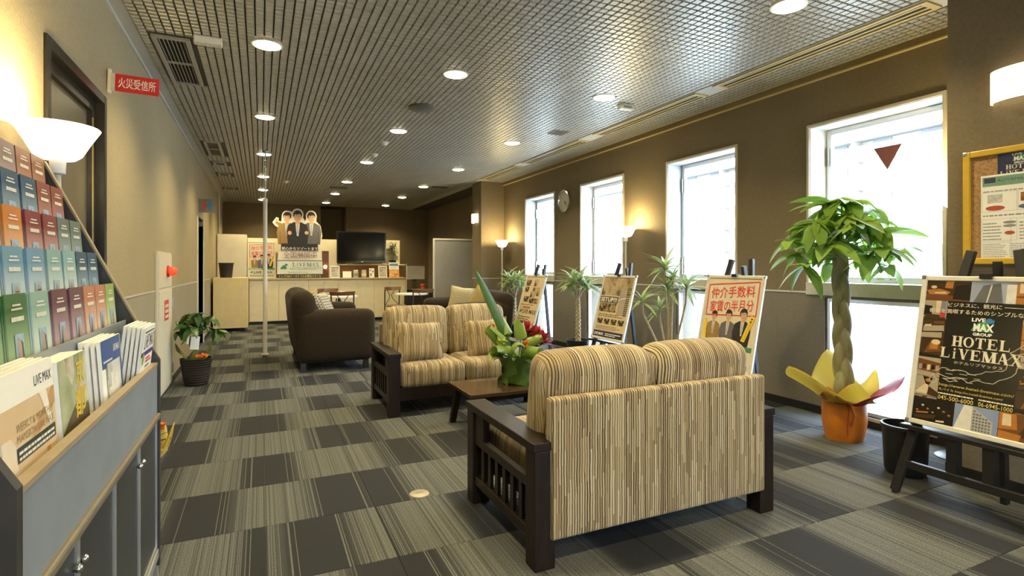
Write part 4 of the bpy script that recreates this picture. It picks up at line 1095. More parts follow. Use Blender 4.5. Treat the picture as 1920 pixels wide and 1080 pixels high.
# ---- agency poster with the three men (on the easel behind the sofa, and a smaller copy on the counter)
M_stripe_g = pm('green_print_band', (.05,.20,.10), .45)
def agency(p, W, H, f, words_low):
    x0, x1, yb, yt = -W/2+f, W/2-f, f, H-f; w = x1-x0; h = yt-yb
    MB().rect(x0,yb,x1,yt,-.003).build('sheet', pm('poster_cream', (.62,.55,.42), .35, var=.03), p)
    b = MB()
    def box_line(a, c, d, e, t_):
        b.line([(a,c-.01*w),(d,c+.05*w)],t_,-.001); b.line([(d,c+.05*w-t_/2),(d+.01*w,e)],t_,-.001); b.line([(d+.01*w,e),(a+.01*w,e-.04*w)],t_,-.001); b.line([(a+.01*w,e-.04*w+t_/2),(a,c-.01*w)],t_,-.001)
    box_line(x0+.03*w, yt-.07*h, x1-.03*w, yt-.40*h, .016*w)
    write(b, '仲介手数料', x0+.09*w, yt-.22*h, x1-.09*w, yt-.09*h, -.001, .006, rot=.07)
    write(b, '家賃の半月分', x0+.10*w, yt-.375*h, x1-.08*w, yt-.245*h, -.001, .006, rot=.07)
    b.build('red_lettering', M_red, p)
    b = MB(); s = .40*h
    man(b, x0+.22*w, yb+.27*h, s*.86, 4, -.0022, turn=-1); man(b, x0+.50*w, yb+.26*h, s*.94, 3, -.0012); man(b, x0+.77*w, yb+.26*h, s*1.0, 2, -.0002, turn=1)
    b.build('three_men_picture', FIG, p)
    b = MB(); b.poly([(x0+.05*w,yb+.28*h),(x0+.11*w,yb+.28*h),(x0+.08*w,yb+.53*h),(x0+.03*w,yb+.53*h)],.001); b.build('yellow_flash', M_yellow, p)
    b = MB(); b.poly([(x1-.22*w,yb+.32*h),(x1-.15*w,yb+.31*h),(x1-.02*w,yb+.58*h),(x1-.09*w,yb+.60*h)],.002); b.build('yellow_flash', M_yellow, p)
    b = MB(); 
    for k, ch in enumerate('リブマックス!!'): write(b, ch, x1-.19*w+.0145*w*k, yb+.33*h+.031*h*k, x1-.15*w+.0145*w*k, yb+.355*h+.031*h*k, .0025)
    b.build('flash_lettering', M_ink, p)
    b = MB(); b.rect(x0, yb+.215*h, x1, yb+.262*h, .0005); b.build('green_band', M_stripe_g, p)
    b = MB(); write(b, 'Real Estate', x0+.04*w, yb+.222*h, x0+.5*w, yb+.257*h, .001, .02); b.build('band_lettering', M_white, p)
    b = MB(); logo(b, x0+.06*w, yb+.10*h, .10*w, .085*h, -.001, False); b.build('logo', [M_lgreen,M_lblue,M_white], p)
    b = MB(); write(b, words_low, x0+.19*w, yb+.10*h, x1-.08*w, yb+.175*h, -.001, .02); b.build('brand_lettering', M_ink, p)
    b = MB(); b.rect(x0+.04*w, yb+.02*h, x1-.04*w, yb+.065*h, -.001); b.build('footer_band', pm('print_sage', (.25,.36,.25), .45), p)
p = easel_board('framed poster with red lettering and three men, on the easel behind the near sofa', 'black easel carrying the red-lettered poster', 3.31, 3.385, .36, .60, .79, 12.1)
agency(p, .60, .79, .026, 'LiVE MAX')

# ---- sepia poster of a new building
p = easel_board('framed sepia building-opening poster on the third easel from the camera', 'black easel carrying the sepia building poster', 5.09, 3.50, .385, .615, .745, 14.6)
W, H, f = .615, .745, .026; x0, x1, yb, yt = -W/2+f, W/2-f, f, H-f; w, h = x1-x0, yt-yb
MB().rect(x0,yb,x1,yt,-.003).build('sheet', pm('poster_buff', (.58,.48,.32), .3, var=.03), p)
SEP = photo_mat('sepia_photo', [(.04,.027,.017),(.26,.18,.10),(.46,.36,.22),(.10,.065,.04)], 9, 5.1); SEP2 = photo_mat('sepia_dark_photo', [(.015,.010,.007),(.06,.04,.022),(.38,.28,.16),(.03,.02,.014)], 24, 6.4)
photo(x0, yb+.70*h, x1, yt, SEP, p)
photo(x0+.02*w, yb+.42*h, x0+.60*w, yb+.57*h, SEP2, p)
for k in range(4): photo(x0+.05*w+k*.235*w, yb+.22*h, x0+.24*w+k*.235*w, yb+.31*h, SEP2, p)
b = MB(); b.rect(x0, yb+.575*h, x0+.62*w, yb+.68*h, -.002); b.build('title_band', pm('print_umber', (.07,.05,.035), .35), p)
b = MB(); write(b, 'SETUP!!!', x0+.03*w, yb+.59*h, x0+.58*w, yb+.665*h, -.001, .02); b.build('title_lettering', M_white, p)
b = MB(); b.poly([(x0+.64*w,yb+.38*h),(x0+.64*w,yb+.78*h),(x0+.86*w,yb+.82*h),(x0+.86*w,yb+.38*h)],-.0016,0); b.poly([(x0+.86*w,yb+.38*h),(x0+.86*w,yb+.82*h),(x0+.96*w,yb+.70*h),(x0+.96*w,yb+.38*h)],-.0016,1)
for q in range(10): b.rect(x0+.87*w, yb+.40*h+q*.033*h, x0+.95*w, yb+.416*h+q*.033*h, -.0012, 0)
b.build('building_picture', [pm('print_warm_grey', (.36,.30,.24), .4), pm('print_dark_umber', (.06,.045,.03), .4)], p)
b = MB(); lines(b, x0+.05*w, yb+.34*h, x1-.05*w, yb+.40*h, 2, .5, -.001); lines(b, x0+.05*w, yb+.13*h, x1-.05*w, yb+.20*h, 3, .4, -.001); b.build('small_print', pm('print_brown_ink', (.16,.11,.06), .4), p)['kind'] = 'stuff'
b = MB(); b.rect(x0, yb+.005*h, x1, yb+.105*h, -.002); b.build('footer_band', pm('print_navy', (.03,.032,.07), .35), p)
b = MB(); write(b, 'LIVE MAX', x0+.03*w, yb+.03*h, x0+.36*w, yb+.075*h, -.001, .03); lines(b, x0+.42*w, yb+.03*h, x1-.04*w, yb+.085*h, 2, .45, -.001); b.build('footer_lettering', M_white, p)

# ---- buff listing poster on the farthest easel
p = easel_board('framed buff poster with small pictures on the farthest easel', 'black easel carrying the farthest buff poster', 6.81, 3.31, .385, .60, .735, 16.5)
W, H = .60, .735; x0, x1, yb, yt = -W/2+f, W/2-f, f, H-f; w, h = x1-x0, yt-yb
MB().rect(x0,yb,x1,yt,-.003).build('sheet', pm('poster_buff', (.58,.48,.32), .3, var=.03), p)
for (a_,c_,d_,e_) in ((.06,.80,.32,.93),(.50,.80,.72,.95),(.06,.67,.28,.78),(.5,.70,.88,.78),(.12,.46,.40,.58),(.42,.56,.70,.70),(.44,.44,.92,.55),(.74,.60,.92,.72)): photo(x0+a_*w, yb+c_*h, x0+d_*w, yb+e_*h, SEP2 if e_ < .6 or a_ < .2 else SEP, p)
b = MB(); lines(b, x0+.22*w, yb+.33*h, x0+.80*w, yb+.38*h, 1, .8, -.001); b.build('red_small_print', pm('print_rust', (.45,.13,.04), .4), p)
b = MB(); write(b, 'LIVE MAX', x0+.24*w, yb+.22*h, x1-.02*w, yb+.31*h, -.001, .01); b.build('brand_lettering', pm('print_brown_black', (.05,.035,.02), .4), p)
b = MB(); lines(b, x0+.08*w, yb+.10*h, x1-.1*w, yb+.19*h, 2, .3, -.001); lines(b, x0+.06*w, yb+.02*h, x1-.06*w, yb+.08*h, 1, .8, -.001); lines(b, x0+.05*w, yb+.40*h, x1-.05*w, yb+.43*h, 1, .4, -.001); b.build('small_print', pm('print_brown_black', (.05,.035,.02), .4), p)['kind'] = 'stuff'
b = MB(); logo(b, x0+.05*w, yb+.22*h, .15*w, .09*h, -.001, False); b.build('logo', [M_lgreen,M_lblue,M_white], p)

# ------------------------------------------------------------------ cork notice board on the column
M4 = plane_M((3.535, 1.275, 1.215), (0,-1,0), (0,0,1))
p = thing('notice_board', 'yellow framed cork notice board on the tan column', 'notice board', M=M4)
W, H = .84, .615
MB().box(-W/2+.01,.01,-.012,W/2-.01,H-.01,-.004).build('cork_panel', pm('cork', (.36,.205,.085), .9, var=.3, scale=90, bump=.2), p)
b = MB(); frame4(b, W, H, .034, -.015, .012); b.build('frame', pm('yellow_frame', (.58,.37,.03), .35, var=.05), p, bevel=.005)
for x in (-1,1):
    for y in (0,1): MB().box(x*(W/2-.011)-.012, (H-.023) if y else -.001, -.014, x*(W/2-.011)+.012, (H+.001) if y else .023, .0135).build('corner_cap', M_chrome, p, bevel=.005)
n = thing('notice_sheet', 'navy hotel name card pinned at the top of the cork board', 'card', M=M4 @ T(-.172,.455,-.003))
MB().rect(-.095,0,.095,.125,.001).build('card', pm('navy_card', (.012,.018,.075), .4, var=.05), n)
b = MB(); serif(b, 'HOTEL', -.060, .040, .023, .0235, .002); serif(b, 'LiVE MAX', -.085, .010, .023, .0222, .002); b.build('lettering', pm('print_cream_letter', (.66,.60,.46), .4), n)
b = MB(); logo(b, -.034, .066, .068, .055, .002); b.build('logo', [M_lgreen,M_lblue,M_white], n)
n = thing('notice_sheet', 'white information sheet with green heading pinned on the cork board', 'paper', M=M4 @ T(-.18,.03,-.0025))
MB().rect(-.16,0,.16,.445,.0025).build('sheet', M_paper, n)
b = MB(); b.rect(-.153,.385,.153,.435,.003,0); b.rect(-.145,.403,-.095,.430,.0034,1); b.build('heading_band', [pm('print_sea_green', (.16,.30,.22), .45), pm('print_navy', (.03,.032,.07), .35)], n)
b = MB(); write(b, 'AOYAMA LIVE MAX', -.088,.405,.14,.420,.0034); b.build('heading_lettering', pm('print_dark_green', (.03,.07,.045), .45), n)
for k in range(2): photo(-.13+.14*k,.295,-.065+.14*k,.34, PH[(5,0)[k]], n, .003, 'photo')
b = MB()
BM = [pm('print_rust_red', (.42,.07,.04), .45), pm('print_blue_grey', (.08,.12,.22), .45), M_inkgrey]
for (q1,q2,q3,q4,q5) in ((-.097,.268,.042,.013,0),(.043,.268,.042,.013,1),(-.035,.135,.022,.010,0),(-.035,.19,.028,.007,2),(-.035,.172,.028,.007,2)):
    b = MB(); b.ell(q1,q2,q3,q4,.0034,18,0); b.build('badge', BM[q5], n)
for q in ((-.15,.225,.15,.245,1),(-.15,.10,-.065,.20,6),(.005,.10,.15,.20,6),(-.15,.01,-.04,.085,8),(-.03,.01,.15,.085,8),(-.15,.355,.15,.37,1)):
    b = MB(); lines(b,*q,.35,.003); b.build('small_print', M_inkgrey, n)['kind'] = 'stuff'
b = MB()
for (a_,c_,d_,e_) in ((-.155,.095,-.005,.21),(-.155,.005,-.035,.088),(-.03,.005,.155,.21),(-.155,.25,-.005,.352),(.0,.25,.155,.352)):
    b.line([(a_,c_),(d_,c_),(d_,e_),(a_,e_),(a_,c_)],.001,.0032)
b.build('rule_lines', M_inkgrey, n)

# ------------------------------------------------------------------ signs on the left wall
M_s = plane_M((-.826, 4.0, 2.268), (1,0,-.03), (0.03,0,1))
t = thing('wall_sign', 'red fire-panel sign with white characters projecting from the left wall', 'sign', M=M_s)
MB().box(.02,0,-.003,.25,.105,.003).build('plate', pm('sign_red', (.55,.02,.015), .35, var=.04), t, bevel=.001)
b = MB(); write(b, '火災受信所', .040,.022,.232,.085,.004,.008); b.build('lettering', M_white, t)
MB().box(-.012,-.02,-.012,.004,.125,.012).build('bracket', M_cream, t)
MB().box(.004,.0,-.005,.024,.105,.005).build('hinge_strip', M_rail, t)
t = thing('toilet_sign', 'grey square toilet sign with red and blue figures projecting from the left wall', 'sign', M=plane_M((-.835,9.35,2.02), (1,0,0), (0,0,1)))
MB().box(0,0,-.006,.20,.205,.006).build('plate', pm('sign_taupe', (.22,.185,.14), .4), t, bevel=.002)
b = MB(); b.ell(.065,.155,.016,.016,.0075); b.poly([(.05,.14),(.08,.14),(.098,.075),(.032,.075)],.0075); b.rect(.052,.04,.062,.08,.0075); b.rect(.068,.04,.078,.08,.0075); b.build('red_figure', pm('sign_red_figure', (.62,.06,.05), .4), t)
b = MB(); b.ell(.137,.155,.016,.016,.0075); b.rect(.112,.085,.162,.138,.0075); b.rect(.120,.035,.134,.09,.0075); b.rect(.140,.035,.154,.09,.0075); b.build('blue_figure', pm('sign_blue_figure', (.03,.22,.5), .4), t)

# ------------------------------------------------------------------ wall clock
t = thing('wall_clock', 'round silver rimmed clock between the two far windows', 'clock', M=plane_M((4.155, 7.10, 2.19), (0,-1,0), (0,0,1)))
MB().lathe([(.145,.004),(.145,.03),(.152,.042),(.168,.040),(.172,.02),(.172,-.0),(.1,-.0)], 40).build('rim', M_chrome, t, smooth=50)
MB().lathe([(.146,.012),(0,.012)], 40).build('dial', pm('clock_dial', (.70,.68,.58), .4), t)
b = MB()
for k in range(12):
    a_ = 2*math.pi*k/12; b.line([(.115*math.sin(a_),.115*math.cos(a_)),(.132*math.sin(a_),.132*math.cos(a_))],.008,.0135)
b.build('hour_mark', M_ink, t)
b = MB(); b.bar((0,0,.016),(.055,-.045,.016),.01,.002,(0,0,1)); b.build('hour_hand', M_ink, t)
b = MB(); b.bar((0,0,.019),(.06,-.085,.019),.007,.002,(0,0,1)); b.build('minute_hand', M_ink, t)
# ------------------------------------------------------------------ brochure rack against the left wall
M_rdark = pm('rack_charcoal', (.030,.028,.027), .45, var=.15, scale=12); M_rpanel = pm('rack_slate_panel', (.20,.23,.255), .45, var=.08, scale=10)
M_redge = pm('rack_birch_edge', (.30,.235,.15), .45, var=.1, scale=14); M_rdoor = pm('rack_door', (.030,.032,.034), .4, var=.12, scale=10)
RY0, RY1, RX = 1.14, 2.46, -.36
t = thing('brochure_rack', 'charcoal and slate brochure rack with tiered shelves against the left wall', 'rack')
prof = [(-.80,.06),(-.352,.06),(-.352,.845),(-.40,.93),(-.705,1.575),(-.735,1.575),(-.80,1.40)]
for ya in (RY0-.025, RY1):
    Mx = plane_M((0,ya+.025,0),(1,0,0),(0,0,1))
    s_ = MB().prism(prof, 0, .025, Mx).build('side_panel', M_rdark, t)
    b = MB(); b.bar((-.40,ya+.0125,.934),(-.705,ya+.0125,1.579),.025,.008,(1,0,1)); b.build('edge_strip', M_redge, s_)
b = MB(); b.box(RX-.018, RY0, .645, RX, RY1, .825); b.build('front_panel', M_rpanel, t)
b = MB(); b.box(RX-.022, RY0, .825, RX+.002, RY1, .836); b.build('panel_edge', M_redge, t)
b = MB(); b.box(RX-.03, RY0, .622, RX+.012, RY1, .645); b.build('moulding', pm('olive_moulding', (.15,.125,.085), .4, var=.1), t, bevel=.006)
b = MB(); b.box(-.78, RY0, .06, RX-.02, RY1, .622); b.build('cabinet_body', M_rdark, t)
b = MB(); b.box(-.56, RY0, .64, -.53, RY1, 1.0); b.build('pocket_back', M_rdark, t)
b = MB(); b.box(-.53, RY0, .66, RX-.018, RY1, .672); b.build('pocket_floor', M_rdark, t)
b = MB(); b.box(-.80, RY0, .63, -.79, RY1, 1.5); b.build('back_panel', M_rdark, t)
dw = (RY1-RY0)/4
for k in range(4):
    y0, y1 = RY0+dw*k, RY0+dw*(k+1)
    d = MB().box(RX-.02, y0+.006, .135, RX-.004, y1-.006, .612).build('door', M_rdoor, t)
    b = MB(); e = .008
    b.box(RX-.006,y0+.002,.130,RX+.001,y0+.002+e,.616); b.box(RX-.006,y1-.002-e,.130,RX+.001,y1-.002,.616); b.box(RX-.006,y0+.01,.608,RX+.001,y1-.01,.616); b.box(RX-.006,y0+.01,.130,RX+.001,y1-.01,.138)
    b.build('edge_trim', M_alu, d)
    yk = y1-.022 if k % 2 == 0 else y0+.022
    MB().lathe([(0,.018),(.007,.016),(.010,.011),(.007,.005),(.004,0)], 14, plane_M((RX-.004,yk,.555),(0,1,0),(0,0,1))).build('knob', M_chrome, d, smooth=60)
b = MB(); b.box(RX-.03, RY0, .09, RX+.006, RY1+.03, .125); b.build('plinth_rail', M_alu, t, bevel=.003)
for y in (RY0+.02, RY1-.0):
    for x in (RX-.03, -.76): MB().box(x, y, 0, x+.03, y+.03, .09).build('leg', M_alu, t)
RX_ = [-.477,-.528,-.576,-.628,-.680]; RZ = [.985,1.095,1.205,1.32,1.425]
for k in range(5):
    b = MB(); b.box(RX_[k]-.045, RY0, RZ[k]-.012, RX_[k]+.012, RY1, RZ[k]); b.build('shelf', M_rdark, t)
    b = MB(); b.box(RX_[k]+.012, RY0, RZ[k]-.014, RX_[k]+.018, RY1, RZ[k]+.018); b.build('shelf_lip', M_rpanel if k == 0 else M_redge, t)
b = MB(); b.box(RX_[0]+.0, RY0, .915, RX_[0]+.014, RY1, RZ[0]-.014); b.build('tier_riser', M_rpanel, t)

CL = {'lime green':((.25,.36,.10),(.5,.58,.35)), 'salmon':((.42,.17,.10),(.60,.45,.36)), 'plum':((.12,.05,.075),(.42,.30,.33)), 'pale teal':((.22,.38,.34),(.52,.62,.58)),
      'dark green':((.035,.12,.035),(.30,.42,.26)), 'navy':((.03,.08,.14),(.28,.38,.45)), 'light teal':((.20,.36,.38),(.55,.62,.60)), 'sky blue':((.13,.28,.42),(.52,.60,.64)),
      'slate grey':((.11,.15,.14),(.33,.38,.36)), 'maroon':((.19,.035,.035),(.50,.34,.32)), 'orange':((.50,.17,.03),(.62,.45,.30)), 'teal':((.05,.20,.20),(.35,.48,.45)),
      'brick red':((.22,.055,.04),(.42,.26,.22)), 'russet':((.25,.10,.045),(.44,.26,.18)), 'mauve':((.20,.13,.13),(.42,.34,.33))}
def grad_mat(name, a, c):
    m, nt, b = new_mat(name)
    tc = nd(nt, 'ShaderNodeTexCoord'); sx = nd(nt, 'ShaderNodeSeparateXYZ'); lk(nt, tc, 'Object', sx, 0)
    rp = nd(nt, 'ShaderNodeValToRGB'); e = rp.color_ramp.elements
    e[0].position = 0.05; e[0].color = tuple(min(.8,q*1.22) for q in c)+(1,); e[1].position = 0.75; e[1].color = a+(1,)
    nt.links.new(mth(nt, 'DIVIDE', sx.outputs[1], .155), rp.inputs[0]); lk(nt, rp, 0, b, 'Base Color'); b.inputs['Roughness'].default_value = .35
    return m
_bro = {}
M_skyp = pm('print_sky', (.30,.42,.60), .4); M_tower = pm('print_tower', (.40,.33,.27), .4, var=.2, scale=80); M_tower2 = pm('print_tower_shade', (.12,.10,.09), .4)
M_printw = pm('print_white', (.72,.71,.66), .45)
def brochure_proto(c):
    if c in _bro: return _bro[c]
    w, h = .118, .155
    cm = grad_mat('cover_' + c.replace(' ','_'), *CL[c])
    rnd = random.Random(hash(c) % 1000 if False else sum(map(ord,c)))
    body = MB()
    for q in range(4): body.box(-w/2+.0, 0, -.016+.004*q, w/2, h-.003*(3-q), -.0128+.004*q)
    b1 = body.mesh('leaflet_stack', cm)
    tl = MB()
    for (y,ww,hh) in ((.128,.045,.004),(.119,.060,.004)): lines(tl, -ww/2, y, ww/2, y+hh, 1, 1, .0006, 0, False, rnd)
    lines(tl, -.034, .094, .034, .104, 1, 1, .0006, 0, False, rnd)
    b2 = tl.mesh('title_print', M_printw)
    ph = MB(); ph.rect(-.024,.006,.024,.066,.0005,0)
    s_ = rnd.choice((0,1,2))
    if s_ == 0: ph.poly([(-.015,.006),(-.01,.060),(.006,.052),(.012,.006)],.0008,1); ph.poly([(.012,.006),(.006,.052),(.018,.045),(.02,.006)],.0008,2)
    elif s_ == 1:
        ph.poly([(-.012,.006),(-.012,.05),(0,.062),(.016,.05),(.016,.006)],.0008,1)
        for q in range(4): ph.rect(-.010,.012+q*.010,.014,.016+q*.010,.0011,2)
    else: ph.poly([(-.02,.006),(-.004,.058),(.02,.042),(.02,.006)],.0008,1); ph.poly([(-.02,.006),(-.004,.058),(-.001,.006)],.0011,2)
    b3 = ph.mesh('cover_photo', [M_skyp, M_tower, M_tower2])
    _bro[c] = (b1,b2,b3)
    return _bro[c]
ROWS = [['lime green','salmon','salmon','plum','plum','pale teal','dark green','dark green','dark green'],
        ['navy','navy','light teal','light teal','sky blue','sky blue','lime green','lime green'],
        ['slate grey','slate grey','maroon','maroon','orange','orange','orange'],
        ['brick red','brick red','navy','navy','teal','teal','teal'],
        ['russet','russet','mauve','mauve','mauve','slate grey']]
for k, row in enumerate(ROWS):
    y = RY1-.012
    for i, c in enumerate(row):
        first = i == 0 or row[i-1] != c
        w = .128 if i < 3 else .145
        y -= w
        M = plane_M((RX_[k]-.012, y+w/2, RZ[k]+.001), (0,1,0), (-math.sin(R(4)),0,math.cos(R(4))))
        t = thing('brochure', '%s brochure stack, %s from the far end, %s rack shelf up' % (c, ORD[i], ORD[k]), 'brochure', M=M @ T(0,0,.006), group='brochures on the tiered rack')
        for nm, me in zip(('leaflet_stack','title_print','cover_photo'), brochure_proto(c)):
            o = bpy.data.objects.new(nm, me); COL.objects.link(o); o.parent = t
            if nm == 'title_print': o['kind'] = 'stuff'

# magazines in the front pocket
def magazine(label, yc, xb, w, h, n, lean, zb=.675, th=.008, splay=.004, yaw=0):
    M = plane_M((xb, yc, zb), (math.sin(R(yaw)),math.cos(R(yaw)),0), (-math.sin(R(lean)),0,math.cos(R(lean))))
    t = thing('magazine', label, 'magazine', M=M, group='magazines in the front pocket of the rack')
    for q in range(n):
        z = -(th+splay)*q
        b = MB(); b.box(-w/2-.006*q, 0, z-th, w/2-.006*q, h+.002*q, z); b.build('issue', M_paper if n > 1 else M_paper, t)
    return t
t = magazine('white and wood-toned monthly apartment magazine nearest the camera in the rack', 1.335, -.385, .27, .335, 4, 4)
MB().rect(-.135,0,.135,.275,.0008).build('cover_photo', photo_mat('warm_interior_photo', [(.74,.60,.42),(.66,.48,.28),(.78,.70,.58),(.58,.38,.18)], 4, .4), t)
b = MB(); b.poly([(.0,.20),(.12,.275),(.135,.275),(.135,.24),(.03,.195)],.0011,0); b.poly([(.05,.275),(.09,.275),(.11,.21),(.10,.20)],.0013,1); b.poly([(.07,.16),(.09,.16),(.09,.02),(.07,.0)],.0011,2); b.build('window_picture', [pm('print_cedar',(.50,.30,.13),.4), pm('print_glare',(.82,.78,.70),.4), pm('print_amber',(.55,.26,.06),.4)], t)
MB().rect(-.135,.275,.135,.335,.0007).build('masthead', M_paper, t)
b = MB(); write(b, 'LiVE MAX', .03,.292,.125,.312,.0014,.0); b.build('masthead_lettering', pm('navy_ink',(.02,.03,.08),.4), t)
b = MB(); write(b, 'WEEKLY & MONTHLY', -.07,.225,.120,.240,.0016); write(b, 'MANSION LiVE MAX', -.07,.205,.120,.220,.0016); b.build('title_lettering', pm('tan_ink',(.30,.21,.11),.4), t)
MB().rect(-.075,.170,.125,.198,.0014).build('title_band', pm('dark_green_band',(.02,.045,.04),.4), t)
b = MB(); lines(b,-.068,.174,.115,.195,2,.5,.0020,0,False); b.build('small_print', M_printw, t)['kind'] = 'stuff'
b = MB(); b.poly([(-.02,0),(.02,0),(.05,.055),(.045,.06)],.0011,0); b.poly([(.06,0),(.11,.02),(.12,.035),(.08,.03)],.0011,1); b.build('furniture_picture', [pm('print_amber',(.55,.26,.06),.4), pm('print_cocoa',(.14,.07,.03),.4)], t)
t = magazine('thick green garden guidebook with golden brush characters in the rack', 1.618, -.388, .205, .315, 1, 4, th=.05)
MB().rect(-.1025,0,.1025,.315,.0008).build('cover_photo', photo_mat('garden_photo', [(.04,.06,.02),(.18,.22,.08),(.40,.44,.28),(.62,.60,.48),(.12,.10,.05)], 9, 3.9), t)
b = MB(); write(b, '京', .015,.240,.085,.303,.0016,.02,shear=.2); write(b, '都', -.005,.165,.080,.235,.0016,.02,shear=.25); b.build('brush_lettering', pm('gold_ink',(.62,.46,.05),.4), t)
b = MB(); b.poly([(-.1025,0),(.1025,0),(.1025,.18),(.0,.20),(-.1025,.15)],.0012); b.build('hill_picture', pm('print_brown_path',(.10,.075,.04),.4), t)
MB().rect(.07,.02,.088,.055,.0016).build('red_seal', M_red, t)
t = magazine('blue and white housing magazine in the rack pocket', 1.985, -.388, .24, .315, 4, 4)
MB().rect(-.1125,.235,.1125,.315,.0008).build('masthead', pm('cover_blue',(.04,.09,.28),.4), t)
MB().rect(-.075,.02,.09,.245,.0012).build('cover_photo', photo_mat('forest_window_photo', [(.10,.14,.10),(.30,.36,.30),(.62,.64,.62),(.72,.72,.70)], 11, 8.2), t)
b = MB(); b.box(-.06,.15,.0013,.06,.175,.0016); b.box(-.03,.175,.0013,.0,.215,.0016); b.box(.015,.175,.0013,.06,.205,.0016); b.build('sofa_picture', M_printw, t)
MB().rect(.094,0,.1125,.235,.0013).build('side_band', pm('cover_blue',(.04,.09,.28),.4), t)
b = MB(); write(b, 'LiVE MAX', .02,.272,.095,.292,.0015,.02); lines(b,-.1,.25,.02,.26,1,.6,.0015); b.build('masthead_lettering', M_printw, t)
t = magazine('white magazine with purple band and green foot at the far end of the rack pocket', 2.335, -.396, .215, .315, 5, -6)
MB().rect(-.1075,0,.1075,.315,.0008).build('cover', M_paper, t)
b = MB(); write(b, 'LiVE MAX', -.07,.238,.10,.288,.0014,.0,shear=.12); b.build('masthead_lettering', M_ink, t)
MB().rect(-.1075,.213,.1075,.229,.0012).build('purple_band', pm('print_purple',(.09,.04,.22),.4), t)
b = MB(); b.ell(-.07,.205,.018,.022,.0018); b.rect(-.1075,0,-.03,.04,.0012); b.build('green_badge', pm('print_leaf_green',(.28,.42,.06),.4), t)
b = MB(); lines(b,-.02,.185,.09,.208,2,.6,.0014); b.build('red_small_print', M_red, t)['kind'] = 'stuff'
b = MB(); lines(b,-.02,.145,.09,.180,3,.5,.0014); lines(b,-.08,.295,.09,.303,1,.6,.0014,0,False); b.build('small_print', M_ink, t)['kind'] = 'stuff'

# ------------------------------------------------------------------ torchiere floor lamps
M_bowl = emis('lit_opal_glass', (1.0,0.82,0.50), 2.6); M_pole = pm('ivory_lamp_pole', (.62,.58,.46), .35, var=.04)
pl_ = bpy.data.lights.new('lamp_bulb', 'POINT'); pl_.energy = 26; pl_.color = (1.0,.78,.36); pl_.shadow_soft_size = .03
def torchiere(label, x, y, z0, r, hb, sock=.05):
    t = thing('floor_lamp', label, 'lamp', (x,y,0), 0, 'ivory uplighter floor lamps')
    MB().lathe([(0,.025),(.03,.025),(.10,.016),(.12,.006),(.12,0),(0,0)], 28).build('base', M_rdark, t, smooth=40)
    MB().tube([(0,0,.02),(0,0,z0)], .011, 10).build('pole', M_pole, t, smooth=60)
    MB().lathe([(.012,z0-.055),(.024,z0-.05),(.026,z0),(.032,z0+.004),(.012,z0+.01)], 20).build('socket', M_white, t, smooth=40)
    MB().lathe([(.028,z0),(.055,z0+.004),(.075,z0+.02),(r*.78,z0+hb*.6),(r,z0+hb),(r-.004,z0+hb+.004),(r*.76,z0+hb*.62),(.05,z0+.012)], 36).build('shade', M_bowl, t, smooth=60)
    o = bpy.data.objects.new('lamp_bulb', pl_); COL.objects.link(o); o.parent = t; o.location = (0,0,z0+hb+.03)
torchiere('ivory uplighter lamp with glowing bowl behind the brochure rack', -.70, 2.60, 1.605, .133, .125)
torchiere('ivory uplighter floor lamp in the corner by the pier', 3.96, 9.02, 1.56, .13, .12)
torchiere('ivory uplighter floor lamp between the two middle windows', 3.97, 5.36, 1.56, .13, .12)
torchiere('ivory uplighter floor lamp half hidden behind the tan column', 3.985, 1.94, 1.575, .13, .12)

# ------------------------------------------------------------------ wall sconces
M_sc = emis('lit_sconce_glass', (1.0,.84,.52), 2.0)
def sconce(label, x, y, z, w, h):
    t = thing('wall_sconce', label, 'lamp', (x,y,z), 0, 'half-round wall lights')
    n = 14; v = []; f = []
    for k in range(n+1):
        a = math.pi*(k/n); d = .012+.085*math.sin(a); yy = w/2*math.cos(a)
        for zz in (0,h): v.append((-d,yy,zz))
        for zz in (h,0): v.append((-max(d-.006,.002),yy*.96,zz))
    for k in range(n):
        for q in range(4): f.append((k*4+q,(k+1)*4+q,(k+1)*4+(q+1)%4,k*4+(q+1)%4))
    f += [(0,1,2,3),tuple(n*4+q for q in (3,2,1,0))]
    MB().add(v,f).build('shade', M_sc, t, smooth=50)
    MB().box(-.012,-w/2+.005,h*.2,0,w/2-.005,h*.8).build('back_plate', M_white, t)
sconce('half-round glass wall light above the cork notice board', 3.55, 1.425, 2.06, .29, .165)
sconce('small half-round wall light on the far pier', 3.70, 9.62, 2.03, .22, .17)

# ------------------------------------------------------------------ fire hydrant cabinet in the left wall
t = thing('hydrant_cabinet', 'tall ivory fire hydrant cabinet set in the left wall', 'cabinet', (XL,5.62,0))
M_hyd = pm('ivory_steel', (.66,.62,.50), .4, var=.03)
h = .82
MB().box(-.0,0,.03,.022,h,1.34).build('frame', M_hyd, t, bevel=.004)
dd = MB().box(.022,.035,.06,.03,h-.035,.985).build('door', M_hyd, t, bevel=.003)
MB().box(.022,.035,1.01,.028,h-.035,1.31).build('upper_panel', M_hyd, t, bevel=.003)
b = MB(); b.box(.03,.31,.70,.0315,.56,.89); b.build('red_plate', M_red, dd)
b = MB(); lines(b,0,0,.19,.15,3,.6,.0005,0,False); 
o = b.build('plate_lettering', M_printw, dd); o.matrix_local = plane_M((.0318,.34,.72),(0,1,0),(0,0,1)); o['kind'] = 'stuff'
MB().tube([(.034,h-.02,.80),(.034,h-.02,.90)],.008,8).build('hinge', M_alu, dd); MB().tube([(.034,h-.02,.14),(.034,h-.02,.24)],.008,8).build('hinge', M_alu, dd)
lampM = plane_M((.028,.50,1.16),(0,1,0),(0,0,1))
MB().lathe([(.055,0),(.055,.012),(.045,.02)],20,lampM).build('lamp_ring', M_red, t, smooth=40)
